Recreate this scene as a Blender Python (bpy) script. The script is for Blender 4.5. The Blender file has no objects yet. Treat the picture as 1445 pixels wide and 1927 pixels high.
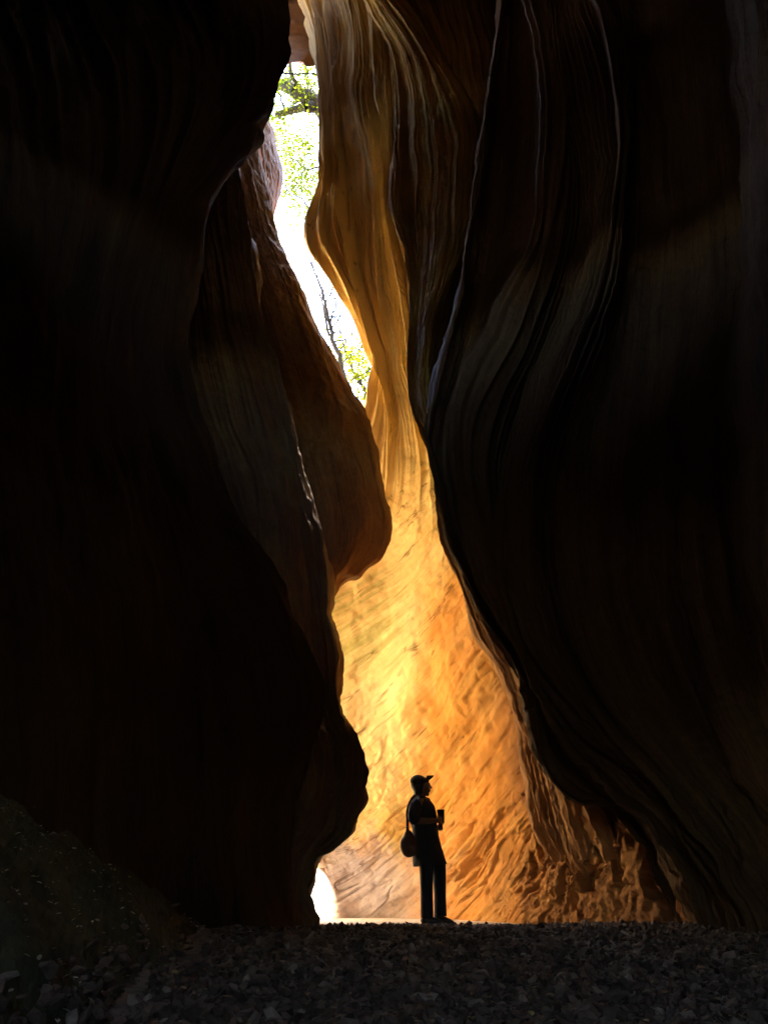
import bpy, bmesh, math, random
import numpy as np
from mathutils import Vector, Matrix

# ------------------------------------------------------------------ camera, sky, sun, exposure
CX, CY, F, HOR = 722.5, 963.5, 1500.0, 1715.0
TH = math.atan((HOR - CY) / F)
ZC = 0.4
scene = bpy.context.scene
cd = bpy.data.cameras.new("camera"); cam = bpy.data.objects.new("camera", cd)
scene.collection.objects.link(cam)
cam.location = (0, 0, ZC); cam.rotation_euler = (math.pi / 2 + TH, 0, 0)
cd.sensor_fit = 'VERTICAL'; cd.sensor_height = 36; cd.lens = 36 * F / 1927.0
cd.clip_start = 0.05; cd.clip_end = 2000
scene.camera = cam

SUN = Vector((-0.02, 0.05, 0.99)).normalized()
world = bpy.data.worlds.new("World"); scene.world = world; world.use_nodes = True
wn = world.node_tree.nodes; wl = world.node_tree.links
sky = wn.new('ShaderNodeTexSky'); sky.sky_type = 'NISHITA'; sky.sun_disc = False
sky.sun_elevation = math.asin(SUN.z); sky.sun_rotation = math.atan2(SUN.x, SUN.y)
sky.dust_density = 2.0
wl.new(sky.outputs[0], wn['Background'].inputs[0]); wn['Background'].inputs[1].default_value = 0.15
sd = bpy.data.lights.new("sun", 'SUN'); sun = bpy.data.objects.new("sun", sd)
scene.collection.objects.link(sun)
sd.energy = 5.0; sd.angle = math.radians(1.0); sd.color = (1.0, 0.92, 0.78)
sun.rotation_euler = SUN.to_track_quat('Z', 'Y').to_euler()
scene.view_settings.view_transform = 'Standard'; scene.view_settings.look = 'None'
scene.view_settings.exposure = 4.5; scene.view_settings.gamma = 1
scene.cycles.max_bounces = 10; scene.cycles.diffuse_bounces = 7; scene.cycles.glossy_bounces = 3
scene.cycles.transparent_max_bounces = 8
scene.cycles.use_denoising = True
scene.cycles.sample_clamp_indirect = 8

# ------------------------------------------------------------------ numeric helpers
def unproj(px, py, Y):
    a = (np.asarray(px, float) - CX) / F; b = (CY - np.asarray(py, float)) / F
    c, s = math.cos(TH), math.sin(TH)
    dy = c - b * s; dz = s + b * c
    t = np.asarray(Y, float) / dy
    return np.stack([a * t, np.broadcast_to(Y, t.shape), ZC + dz * t], -1)

rng = np.random.default_rng(7)
PERM = rng.permutation(4096)
RV = rng.random(4096) * 2 - 1
def _h(i, j, k):
    return RV[(PERM[(PERM[(i & 4095)] + j) & 4095] + k) & 4095]
def noise3(x, y, z):
    x = np.asarray(x, float); y = np.asarray(y, float) + 0 * x; z = np.asarray(z, float) + 0 * x
    xi = np.floor(x).astype(int); yi = np.floor(y).astype(int); zi = np.floor(z).astype(int)
    fx, fy, fz = x - xi, y - yi, z - zi
    fx = fx * fx * (3 - 2 * fx); fy = fy * fy * (3 - 2 * fy); fz = fz * fz * (3 - 2 * fz)
    r = 0
    for a, wx in ((0, 1 - fx), (1, fx)):
        for b, wy in ((0, 1 - fy), (1, fy)):
            for c, wz in ((0, 1 - fz), (1, fz)):
                r = r + wx * wy * wz * _h(xi + a, yi + b, zi + c)
    return r
def fbm(x, y, z, o=4, g=0.5):
    r, a = 0, 1.0
    for i in range(o):
        r = r + a * noise3(x * 2**i + 17 * i, y * 2**i, z * 2**i + 5 * i); a *= g
    return r
def smooth(a, b, x):
    t = np.clip((x - a) / (b - a), 0, 1); return t * t * (3 - 2 * t)

def hermite(t, T, P):
    """T knots (n), P (n,...) values, t (m) -> (m,...)"""
    T = np.asarray(T, float); P = np.asarray(P, float); n = len(T)
    sh = (-1,) + (1,) * (P.ndim - 1)
    d = (P[1:] - P[:-1]) / (T[1:] - T[:-1]).reshape(sh)
    m = np.zeros_like(P)
    if n == 2: m[:] = d[0]
    else:
        h = (T[1:] - T[:-1]).reshape(sh)
        m[1:-1] = (d[:-1] * h[1:] + d[1:] * h[:-1]) / (h[1:] + h[:-1]); m[0] = d[0]; m[-1] = d[-1]
    i = np.clip(np.searchsorted(T, t, side='right') - 1, 0, n - 2)
    h = (T[i + 1] - T[i]); s = ((t - T[i]) / h); 
    s = s.reshape(sh); h = h.reshape(sh)
    return ((2*s**3 - 3*s**2 + 1) * P[i] + (s**3 - 2*s**2 + s) * h * m[i]
            + (-2*s**3 + 3*s**2) * P[i+1] + (s**3 - s**2) * h * m[i+1])

def resample(pts, n):
    p = np.asarray(pts, float)
    L = np.r_[0, np.cumsum(np.hypot(*(p[1:, :2] - p[:-1, :2]).T))]
    return hermite(np.linspace(0, L[-1], n), L, p)

def curve(pts, Ys, n):
    p = resample(pts, n)
    v = np.linspace(0, 1, n)
    Y = hermite(v, np.linspace(0, 1, len(Ys)), np.asarray(Ys, float)) if len(Ys) > 1 else np.full(n, Ys[0])
    return np.c_[p, Y]

def loft(curves, widths, nv):
    """curves: list of (pts, Ys) in picture order; widths: columns per span. returns X (nv,nu,3), U, pix"""
    C = np.stack([curve(p, Y, nv) for p, Y in curves])          # (k,nv,3)
    T = np.arange(len(C), dtype=float)
    t = [0.0]
    for i, w in enumerate(widths):
        t += list(i + np.arange(1, w + 1) / w)
    t = np.array(t)
    S = hermite(t, T, C)                                        # (nu,nv,3)
    S = np.transpose(S, (1, 0, 2))
    return unproj(S[..., 0], S[..., 1], S[..., 2]), t, S

def normals(X):
    du = np.gradient(X, axis=1); dv = np.gradient(X, axis=0)
    n = np.cross(du, dv); n /= np.linalg.norm(n, axis=-1, keepdims=True) + 1e-9
    d = (n * (np.array([0, 0, ZC]) - X)).sum(-1)
    if np.median(d) < 0: n = -n
    return n

def blur(a, k, axis):
    for _ in range(2):
        b = a.copy(); pad = [(0, 0)] * a.ndim; pad[axis] = (k, k)
        c = np.cumsum(np.pad(a, pad, mode='edge'), axis=axis)
        c = np.insert(c, 0, 0, axis=axis)
        n = a.shape[axis]
        a = (np.take(c, np.arange(2*k+1, 2*k+1+n), axis=axis) - np.take(c, np.arange(0, n), axis=axis)) / (2*k+1)
    return a

def grid_mesh(name, X, UV=None, mat=None, smooth_shade=True, uv2=None):
    nv, nu = X.shape[:2]
    me = bpy.data.meshes.new(name)
    idx = np.arange(nv * nu).reshape(nv, nu)
    f = np.stack([idx[:-1, :-1], idx[:-1, 1:], idx[1:, 1:], idx[1:, :-1]], -1).reshape(-1, 4)
    me.vertices.add(nv * nu); me.vertices.foreach_set('co', X.reshape(-1).astype(np.float32))
    me.loops.add(f.size); me.loops.foreach_set('vertex_index', f.reshape(-1).astype(np.int32))
    me.polygons.add(len(f)); me.polygons.foreach_set('loop_start', (np.arange(len(f)) * 4).astype(np.int32))
    me.polygons.foreach_set('use_smooth', np.ones(len(f), bool) if smooth_shade else np.zeros(len(f), bool))
    if UV is not None:
        uvl = me.uv_layers.new(name='UVMap')
        uvl.data.foreach_set('uv', UV.reshape(-1, 2)[f.reshape(-1)].reshape(-1).astype(np.float32))
    if uv2 is not None:
        uvl = me.uv_layers.new(name='UVAlong')
        uvl.data.foreach_set('uv', uv2.reshape(-1, 2)[f.reshape(-1)].reshape(-1).astype(np.float32))
    me.update(); me.validate()
    if mat: me.materials.append(mat)
    return me

def raw_mesh(name, V, Fs, mat=None, smooth_shade=False):
    """V (n,3), Fs (m,k)"""
    me = bpy.data.meshes.new(name); V = np.asarray(V); Fs = np.asarray(Fs); k = Fs.shape[1]
    me.vertices.add(len(V)); me.vertices.foreach_set('co', V.reshape(-1).astype(np.float32))
    me.loops.add(Fs.size); me.loops.foreach_set('vertex_index', Fs.reshape(-1).astype(np.int32))
    me.polygons.add(len(Fs)); me.polygons.foreach_set('loop_start', (np.arange(len(Fs)) * k).astype(np.int32))
    me.polygons.foreach_set('use_smooth', np.full(len(Fs), smooth_shade))
    me.update(); me.validate()
    if mat: me.materials.append(mat)
    return me

def link(name, me, parent=None, loc=None):
    o = bpy.data.objects.new(name, me); scene.collection.objects.link(o)
    if loc is not None: o.location = loc
    if parent is not None: o.parent = parent
    return o
def tag(o, label=None, cat=None, group=None, kind=None):
    if label: o['label'] = label
    if cat: o['category'] = cat
    if group: o['group'] = group
    if kind: o['kind'] = kind
    return o

# ------------------------------------------------------------------ materials
class M:
    def __init__(s, name):
        s.m = bpy.data.materials.new(name); s.m.use_nodes = True
        s.t = s.m.node_tree; s.b = s.t.nodes['Principled BSDF']
    def n(s, kind, **kw):
        x = s.t.nodes.new(kind)
        for k, v in kw.items():
            if k.startswith('i_'): x.inputs[k[2:].replace('_', ' ')].default_value = v
            else: setattr(x, k, v)
        return x
    def l(s, a, b): s.t.links.new(a, b)
    def ramp(s, src, stops, interp='LINEAR'):
        r = s.n('ShaderNodeValToRGB'); cr = r.color_ramp; cr.interpolation = interp
        while len(cr.elements) < len(stops): cr.elements.new(0.5)
        for e, (p, c) in zip(cr.elements, stops):
            e.position = p; e.color = (*c, 1) if len(c) == 3 else c
        s.l(src, r.inputs[0]); return r.outputs[0]
    def mix(s, fac, a, b, blend='MIX'):
        x = s.n('ShaderNodeMix', data_type='RGBA', blend_type=blend)
        for sock, v in ((x.inputs[0], fac), (x.inputs[6], a), (x.inputs[7], b)):
            if hasattr(v, 'is_output'): s.l(v, sock)
            elif isinstance(v, (int, float)): sock.default_value = v
            else: sock.default_value = (*v, 1)
        return x.outputs[2]
    def noise(s, vec, scale, detail=4, rough=0.55, mapscale=None, rot=None, loc=None, dist=0):
        if mapscale or rot or loc:
            mp = s.n('ShaderNodeMapping')
            if mapscale: mp.inputs['Scale'].default_value = mapscale
            if rot: mp.inputs['Rotation'].default_value = rot
            if loc: mp.inputs['Location'].default_value = loc
            s.l(vec, mp.inputs[0]); vec = mp.outputs[0]
        x = s.n('ShaderNodeTexNoise'); x.inputs['Scale'].default_value = scale
        x.inputs['Detail'].default_value = detail; x.inputs['Roughness'].default_value = rough
        x.inputs['Distortion'].default_value = dist
        s.l(vec, x.inputs['Vector']); return x.outputs['Fac']

def rock(name, stops, rough=0.7, spec=0.3, streak=(22, 0.9), bump=0.25, algae=0.0, base_pale=0.0, fine=1.0, dark_lines=0.35, dual=False, varnish_shade=None, cracks=0.0, zones=False, low_warm=False, grit=0.6):
    k = M(name); b = k.b
    tc = k.n('ShaderNodeTexCoord'); uv = tc.outputs['UV']; ob = tc.outputs['Object']
    def sn(det, ro, ms, dist=0):
        a_ = k.noise(uv, 1.0, det, ro, mapscale=ms, dist=dist)
        if not dual: return a_
        u2 = k.n('ShaderNodeUVMap', uv_map='UVAlong'); at = k.n('ShaderNodeAttribute', attribute_name='flow')
        b_ = k.noise(u2.outputs[0], 1.0, det, ro, mapscale=(ms[0] * 1.5, ms[1] * .6, 1), dist=dist)
        mx = k.n('ShaderNodeMix', data_type='FLOAT'); k.l(at.outputs['Fac'], mx.inputs[0]); k.l(b_, mx.inputs[2]); k.l(a_, mx.inputs[3])
        return mx.outputs[0]
    s1 = sn(5, 0.6, (streak[0] * 0.25, streak[1] * 0.5, 1), 0.3)
    s2 = sn(6, 0.65, (streak[0], streak[1], 1), 0.4)
    s3 = sn(4, 0.6, (streak[0] * 4, streak[1] * 3, 1))
    big = k.noise(ob, 0.55, 4, 0.6)
    grain = k.noise(ob, 60, 3, 0.7)
    m1 = k.n('ShaderNodeMath', operation='ADD'); k.l(s1, m1.inputs[0]); k.l(big, m1.inputs[1])
    m2 = k.n('ShaderNodeMath', operation='MULTIPLY'); k.l(m1.outputs[0], m2.inputs[0]); m2.inputs[1].default_value = 0.5
    c = k.ramp(m2.outputs[0], stops)
    dl = k.ramp(s2, [(0.33, (0.45, 0.40, 0.36)), (0.46, (1, 1, 1)), (0.6, (1, 1, 1)), (0.75, (1.0, 0.93, 0.8))])
    c = k.mix(dark_lines * 2, c, dl, 'MULTIPLY')
    g2 = k.ramp(grain, [(0.3, (0.8, 0.8, 0.8)), (0.7, (1, 1, 1))])
    c = k.mix(0.5, c, g2, 'MULTIPLY')
    if algae > 0:
        an = k.noise(ob, 0.8, 5, 0.62, loc=(3.1, 0, 1.7))
        an2 = k.noise(uv, 1.0, 5, 0.7, mapscale=(5, 1.2, 1))
        am = k.n('ShaderNodeMath', operation='MULTIPLY'); k.l(an, am.inputs[0]); k.l(an2, am.inputs[1])
        mask = k.ramp(am.outputs[0], [(0.25, (0, 0, 0)), (0.36, (algae,) * 3)])
        c = k.mix(mask, c, (0.30, 0.27, 0.07))
    if base_pale > 0:
        sp = k.n('ShaderNodeSeparateXYZ'); k.l(ob, sp.inputs[0])
        wob = k.noise(ob, 1.2, 4, 0.6)
        zz = k.n('ShaderNodeMath', operation='MULTIPLY_ADD'); k.l(wob, zz.inputs[0]); zz.inputs[1].default_value = -2.0; k.l(sp.outputs[2], zz.inputs[2])
        mask = k.ramp(zz.outputs[0], [(0.0, (base_pale,) * 3), (0.75, (0, 0, 0))])
        mrx = k.n('ShaderNodeMapRange'); mrx.inputs[1].default_value = 1.3; mrx.inputs[2].default_value = -0.1; mrx.inputs[3].default_value = 0.12; k.l(sp.outputs[0], mrx.inputs[0])
        mask = k.mix(1.0, mask, mrx.outputs[0], 'MULTIPLY')
        c = k.mix(mask, c, (0.56, 0.50, 0.52))  # weathered pale base, with blue skylight put into the colour
    md = k.noise(ob, 16, 9, 0.78); c = k.mix(grit, c, k.ramp(md, [(0.34, (0.42, 0.36, 0.32)), (0.46, (0.95, 0.94, 0.92)), (0.55, (1, 1, 1)), (0.68, (1.25, 1.22, 1.15))]), 'MULTIPLY')
    bd = sn(8, 0.7, (streak[0] * 5, streak[1] * 0.5, 1), 0.0); c = k.mix(0.8, c, k.ramp(bd, [(0.36, (0.68, 0.62, 0.56)), (0.47, (1, 1, 1)), (0.62, (1.12, 1.1, 1.05))]), 'MULTIPLY')
    if low_warm:  # bounce light from the back wall put into the lower colour
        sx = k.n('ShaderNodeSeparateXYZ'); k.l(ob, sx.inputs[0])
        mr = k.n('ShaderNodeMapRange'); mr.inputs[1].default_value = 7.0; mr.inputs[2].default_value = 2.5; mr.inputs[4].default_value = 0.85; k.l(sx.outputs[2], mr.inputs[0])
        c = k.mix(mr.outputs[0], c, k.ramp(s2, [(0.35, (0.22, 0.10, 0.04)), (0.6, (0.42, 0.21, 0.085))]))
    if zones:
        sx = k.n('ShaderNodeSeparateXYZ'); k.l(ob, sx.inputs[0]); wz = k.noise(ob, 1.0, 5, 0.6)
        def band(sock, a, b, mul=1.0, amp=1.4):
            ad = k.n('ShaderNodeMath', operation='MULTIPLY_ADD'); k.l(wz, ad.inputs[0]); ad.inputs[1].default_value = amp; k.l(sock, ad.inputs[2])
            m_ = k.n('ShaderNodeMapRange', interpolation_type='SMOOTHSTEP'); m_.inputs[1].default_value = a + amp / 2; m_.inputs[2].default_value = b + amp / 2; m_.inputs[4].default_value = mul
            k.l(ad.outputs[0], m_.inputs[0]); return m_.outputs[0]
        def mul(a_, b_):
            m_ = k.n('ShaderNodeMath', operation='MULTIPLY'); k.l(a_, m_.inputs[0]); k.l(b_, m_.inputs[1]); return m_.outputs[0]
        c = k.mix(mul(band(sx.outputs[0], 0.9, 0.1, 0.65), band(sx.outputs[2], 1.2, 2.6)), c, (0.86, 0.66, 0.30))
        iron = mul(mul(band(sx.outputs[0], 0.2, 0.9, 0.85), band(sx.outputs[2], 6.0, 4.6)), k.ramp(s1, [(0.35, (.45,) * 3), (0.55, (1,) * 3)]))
        c = k.mix(mul(band(sx.outputs[2], 5.6, 7.4, 0.75), k.ramp(s1, [(0.3, (.5,) * 3), (0.55, (1,) * 3)])), c, (0.88, 0.62, 0.20))  # stronger light on the upper wall put into the colour as yellow
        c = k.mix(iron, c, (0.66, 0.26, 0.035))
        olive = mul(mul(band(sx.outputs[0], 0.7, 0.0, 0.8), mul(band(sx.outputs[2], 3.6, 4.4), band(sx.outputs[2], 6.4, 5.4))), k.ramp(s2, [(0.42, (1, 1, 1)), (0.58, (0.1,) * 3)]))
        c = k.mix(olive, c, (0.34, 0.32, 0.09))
        c = k.mix(mul(band(sx.outputs[0], 1.35, 2.1, 0.92), k.ramp(s1, [(0.3, (.7,) * 3), (0.6, (1,) * 3)])), c, (0.20, 0.088, 0.032))  # light falling off to the right, put into the colour as brown
    if cracks:
        cn = sn(4, 0.55, (streak[0] * 0.45, streak[1] * 0.7, 1), 0.6)
        cl = k.ramp(cn, [(0.486, (1, 1, 1)), (0.5, (0.30, 0.22, 0.18)), (0.514, (1, 1, 1))])
        cm = k.ramp(k.noise(ob, 1.6, 3, .6), [(0.48, (0, 0, 0)), (0.60, (cracks,) * 3)])
        c = k.mix(cm, c, cl, 'MULTIPLY')
    if varnish_shade:  # dark top: stain together with shade put into the colour
        sp = k.n('ShaderNodeSeparateXYZ'); k.l(ob, sp.inputs[0]); wob = k.noise(ob, 0.9, 4, 0.6)
        zz = k.n('ShaderNodeMath', operation='MULTIPLY_ADD'); k.l(wob, zz.inputs[0]); zz.inputs[1].default_value = 1.6; k.l(sp.outputs[2], zz.inputs[2])
        mr = k.n('ShaderNodeMapRange'); mr.inputs[1].default_value = varnish_shade[0]; mr.inputs[2].default_value = varnish_shade[1]; mr.inputs[4].default_value = 0.88; k.l(zz.outputs[0], mr.inputs[0])
        vc = k.ramp(s2, [(0.35, (0.07, 0.035, 0.015)), (0.52, (0.16, 0.085, 0.03)), (0.7, (0.30, 0.20, 0.04))])
        c = k.mix(mr.outputs[0], c, vc)
    k.l(c, b.inputs['Base Color'])
    b.inputs['Roughness'].default_value = rough; b.inputs['Specular IOR Level'].default_value = spec
    bp = k.n('ShaderNodeBump'); bp.inputs['Strength'].default_value = bump; bp.inputs['Distance'].default_value = 0.08
    k.l(s2, bp.inputs['Height'])
    bp2 = k.n('ShaderNodeBump'); bp2.inputs['Strength'].default_value = bump * 0.8; bp2.inputs['Distance'].default_value = 0.02
    k.l(s3, bp2.inputs['Height']); k.l(bp.outputs[0], bp2.inputs['Normal'])
    bp3 = k.n('ShaderNodeBump'); bp3.inputs['Strength'].default_value = 0.25 * fine; bp3.inputs['Distance'].default_value = 0.01
    k.l(grain, bp3.inputs['Height']); k.l(bp2.outputs[0], bp3.inputs['Normal'])
    bp4 = k.n('ShaderNodeBump'); bp4.inputs['Strength'].default_value = 0.55; bp4.inputs['Distance'].default_value = 0.03; k.l(md, bp4.inputs['Height']); k.l(bp3.outputs[0], bp4.inputs['Normal'])
    k.l(bp4.outputs[0], b.inputs['Normal'])
    return k.m

SAND = [(0.33, (0.62, 0.29, 0.06)), (0.45, (0.76, 0.46, 0.12)), (0.55, (0.80, 0.58, 0.22)), (0.66, (0.80, 0.66, 0.36))]
CREAM = [(0.33, (0.60, 0.45, 0.26)), (0.5, (0.74, 0.60, 0.40)), (0.66, (0.78, 0.68, 0.50))]
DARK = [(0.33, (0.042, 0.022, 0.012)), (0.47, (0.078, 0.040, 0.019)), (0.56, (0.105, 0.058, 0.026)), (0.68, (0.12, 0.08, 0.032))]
FOLD = [(0.33, (0.13, 0.065, 0.018)), (0.47, (0.26, 0.14, 0.035)), (0.56, (0.35, 0.21, 0.05)), (0.68, (0.38, 0.28, 0.06))]
m_back = rock("sandstone_glowing_wall", SAND, rough=0.85, spec=0.2, streak=(9, 0.8), bump=0.20, algae=0.8, base_pale=0.9, dual=True, varnish_shade=(14.0, 16.0), cracks=0.9, dark_lines=0.25, zones=True)
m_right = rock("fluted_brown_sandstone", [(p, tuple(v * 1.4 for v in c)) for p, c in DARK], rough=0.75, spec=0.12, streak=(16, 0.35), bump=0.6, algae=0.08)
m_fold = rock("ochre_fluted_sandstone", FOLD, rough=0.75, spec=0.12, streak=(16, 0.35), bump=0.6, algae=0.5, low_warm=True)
m_side = rock("pale_bounce_sandstone", CREAM, rough=0.9, spec=0.2, streak=(6, 2))  # for the added wall that bounces sunlight
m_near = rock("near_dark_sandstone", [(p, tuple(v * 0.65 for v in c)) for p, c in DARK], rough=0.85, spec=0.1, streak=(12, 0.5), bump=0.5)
m_left = rock("damp_brown_sandstone", [(p, (v_[0] * 1.6, v_[1] * 1.35, v_[2] * 1.0)) for p, v_ in DARK], rough=0.5, spec=0.4, streak=(14, 0.4), bump=0.6, algae=0.2)
m_brown = rock("warm_brown_sandstone", [(0.35, (0.15, 0.065, 0.018)), (0.5, (0.23, 0.105, 0.03)), (0.65, (0.28, 0.15, 0.045))], rough=0.6, spec=0.25, streak=(9, 0.4), bump=0.45)
m_bank = rock("dark_earth_bank", [(0.35, (0.04, 0.045, 0.03)), (0.5, (0.08, 0.085, 0.05)), (0.65, (0.14, 0.13, 0.07))], rough=0.9, spec=0.1, streak=(8, 2), bump=0.8)

# ------------------------------------------------------------------ ground
def gz(x, y):
    x = np.asarray(x, float); y = np.asarray(y, float)
    z = 0.235 * smooth(2.8, 8.8, y)
    z = z + 0.035 * smooth(1.2, 3.0, x) * smooth(3, 6, y) * (1 - smooth(9.5, 12, y))
    z = z + 0.05 * smooth(-0.9, -2.2, x) * (1 - smooth(9.5, 12, y))
    z = z + 0.07 * smooth(11.0, 14.0, y)
    return z + 0.012 * fbm(x * 1.3, y * 1.3, 0.5, 3) * (1 - 0.6 * smooth(11, 13, y))

SHEETS = {}
def sheet(name, label, cat, curves, widths, nv, mat, disp, uvscale=(1.0, 1.0), kind='structure', ext=0.0, store=True):
    X, t, S = loft(curves, widths, nv)
    if ext > 0:                                               # top rows carry on upward beyond the frame
        k = 24; up = []
        for i in range(k, 0, -1):
            r = X[0].copy(); r[:, 2] += ext * i / k
            up.append(r)
        X = np.concatenate([np.stack(up), X]); S = np.concatenate([np.repeat(S[:1], k, 0) - np.linspace(k, 1, k)[:, None, None] * np.array([0, 12, 0]), S])
    nrm = normals(X)
    for a in (0, 1): nrm = blur(nrm, 2, a)
    nrm /= np.linalg.norm(nrm, axis=-1, keepdims=True) + 1e-9
    dU = np.linalg.norm(np.diff(X, axis=1), axis=-1).mean(0); U = np.r_[0, np.cumsum(dU)]
    dV = np.linalg.norm(np.diff(X, axis=0), axis=-1).mean(1); V = np.r_[0, np.cumsum(dV)]
    UU, VV = np.meshgrid(U, V)
    T = np.broadcast_to(t, UU.shape)
    r_ = disp(X, UU, VV, T, S); d, uv = r_[:2]; mixw = r_[2] if len(r_) > 2 else None
    d = d - np.median(d)
    d = d * (1 - 0.8 * np.exp(-((T - 2) / 0.10) ** 2))
    X = X + nrm * d[..., None]
    uv2 = np.stack([UU, VV], -1) if mixw is None else mixw[0]
    me = grid_mesh(name, X, uv, mat, uv2=uv2)
    if mixw is not None:
        at = me.attributes.new('flow', 'FLOAT', 'POINT'); at.data.foreach_set('value', mixw[1].reshape(-1).astype(np.float32))
    o = link(name, me); tag(o, label, cat, kind=kind)
    SHEETS[name] = (X, nrm, S)
    return o

def grooves(U, V, freq, amp, stretch=0.25, wander=0.25, seed=0, sharp=1.0):
    w = U + wander * fbm(U * 0.5 + seed, V * 0.35, seed, 3)
    n = 0; a = 1.0; f = freq
    for i in range(4):
        g = noise3(w * f + 31 * i + seed, V * stretch * (1.5 ** i), seed + 7 * i)
        n = n + a * (1 - np.abs(g) * 2 * sharp if i < 2 else g * 1.2); a *= 0.5; f *= 2.1
    return amp * n

def ridge(T, c, w, h): 
    return h * np.exp(-((T - c) / w) ** 2)

# ================= back (glowing) wall: folded drape above, curving base below
edge = [(545, -70), (580, 10), (600, 80), (607, 140), (611, 210), (612, 290), (602, 360), (585, 400), (578, 430), (584, 465), (614, 498), (652, 545),
        (682, 583), (700, 622), (714, 655), (726, 684), (712, 720), (700, 760), (680, 800), (640, 900), (590, 1100), (560, 1350), (570, 1520), (585, 1600), (596, 1632), (612, 1650), (624, 1675),
        (630, 1700), (633, 1730), (636, 1775)]
eY = [11.3, 11.4, 11.6, 11.8, 12.2, 12.8, 13.4, 13.8, 14.0, 14.2]
c1 = [(600, -70), (628, 60), (640, 180), (648, 300), (650, 400), (668, 500), (700, 590), (728, 680), (735, 760), (725, 860), (690, 1000), (650, 1150), (640, 1300), (655, 1500), (672, 1650), (690, 1775)]
c2 = [(650, -70), (675, 60), (690, 180), (700, 300), (706, 400), (718, 500), (738, 600), (752, 690), (765, 780), (765, 880), (745, 1000), (725, 1150), (730, 1300), (760, 1500), (790, 1650), (805, 1775)]
c3 = [(690, -70), (725, 60), (740, 180), (742, 300), (745, 400), (762, 500), (785, 600), (800, 690), (815, 780), (830, 880), (840, 1000), (850, 1150), (880, 1300), (930, 1500), (965, 1650), (985, 1775)]
c4 = [(760, -70), (800, 60), (815, 180), (820, 300), (820, 400), (835, 500), (855, 600), (870, 690), (885, 780), (900, 880), (930, 1000), (960, 1150), (1010, 1300), (1060, 1450), (1110, 1600), (1180, 1790)]
c5 = [(900, -70), (930, 180), (940, 400), (980, 600), (1010, 800), (1050, 1000), (1120, 1200), (1220, 1400), (1300, 1600), (1330, 1800)]
c6 = [(1100, -70), (1150, 180), (1180, 400), (1200, 600), (1250, 800), (1300, 1000), (1400, 1200), (1500, 1400), (1560, 1600), (1600, 1830)]
def backdisp(X, U, V, T, S):
    px, py = S[..., 0], S[..., 1]
    low = smooth(650, 1050, py); base = smooth(1450, 1640, py)
    # flow coordinate: vertical flutes above, sweeping diagonals below
    dx = np.clip(px - 600, -50, 600)
    phi = (py + 0.45 * dx + 0.0016 * dx ** 2) / 115.0
    psi = (dx * 0.9 - 0.5 * py) / 115.0
    wa = 0.35 * fbm(X[..., 0] * 0.5, X[..., 1] * 0.5, X[..., 2] * 0.5, 3)
    g_up = grooves(U, V, 2.6, 0.11, 0.12, 0.25, 3)
    g_lo = grooves(phi + wa, psi, 1.0, 0.013, 0.25, 0.15, 9)
    d = g_up * (1 - low) + g_lo * low
    # a few strong flutes in the hanging drape
    for c, w, h in ((1.35, .10, .16), (1.62, .06, .1), (2.05, .12, .22), (2.45, .07, .13), (2.78, .06, .15), (2.98, .1, .25)):
        d = d + ridge(T + 0.06 * fbm(V * 0.5 + c, 0, c, 2), c, w, h) * (1 - smooth(650, 900, py))
    # sweeping bulge that turns from vertical to the left
    d = d + 0.30 * np.sin(phi * 1.1 + 0.8 * wa) * low * (1 - base) * 0.5
    lump = fbm(X[..., 0] * 1.1, X[..., 1] * 1.1, X[..., 2] * 1.1, 5)
    d = d + 0.06 * lump * low + 0.04 * lump + 0.007 * low * fbm(phi * 9, psi * 3.5, 0.5, 4)
    # scaly chipped base
    sc = noise3(phi * 3.2 + 2 * wa, psi * 1.2, 4.0); sc2 = noise3(phi * 7 + 2 * wa, psi * 2.4, 9.0); sc3 = noise3(phi * 15 + 3 * wa, psi * 4.5, 2.0)
    am = 0.10 * low + 0.55 * base
    am = am * smooth(-0.15, 0.35, fbm(X[..., 0] * 0.7, X[..., 1] * 0.7, X[..., 2] * 0.7 + 9, 3))
    d = d - am * (0.08 * smooth(0.18, 0.30, sc) + 0.06 * smooth(0.2, 0.32, sc2) + 0.03 * smooth(0.15, 0.3, sc3))
    ramp_ = (phi * 2.1 + 1.2 * wa + 0.5 * noise3(phi, psi * 1.5, 8)) % 1.0
    d = d + low * 0.016 * smooth(0, .85, ramp_) * (1 - smooth(.88, 1.0, ramp_)) * (0.5 + 0.8 * noise3(psi * 1.3, phi, 5.0))
    for fq, fp, sd_, A_ in ((2.6, .8, 1.0, .055), (5.5, 1.5, 6.0, .035), (11, 2.6, 12.0, .02)):
        fz = noise3(phi * fq + 1.5 * wa, psi * fp, sd_); mk = smooth(0.0, 0.4, noise3(phi * 1.3 + sd_, psi * 1.7, 3.3))
        d = d - A_ * np.exp(-(fz / 0.07) ** 2) * mk * (0.30 * low + base)
    right = smooth(930, 1060, px) * smooth(1350, 1550, py)
    pock = fbm(X[..., 0] * 4, X[..., 1] * 4, X[..., 2] * 3, 4)
    d = d + right * (-0.15 * smooth(0.25, 0.45, pock) + 0.035 * fbm(X[..., 0] * 11, X[..., 1] * 11, X[..., 2] * 9, 4))
    uv = np.stack([phi * 0.62, psi * 0.62], -1)
    return d, uv, (np.stack([U, V], -1), low)
def shift(pts, dx, dy=0): return [(x + dx, y + dy) for x, y in pts]
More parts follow.
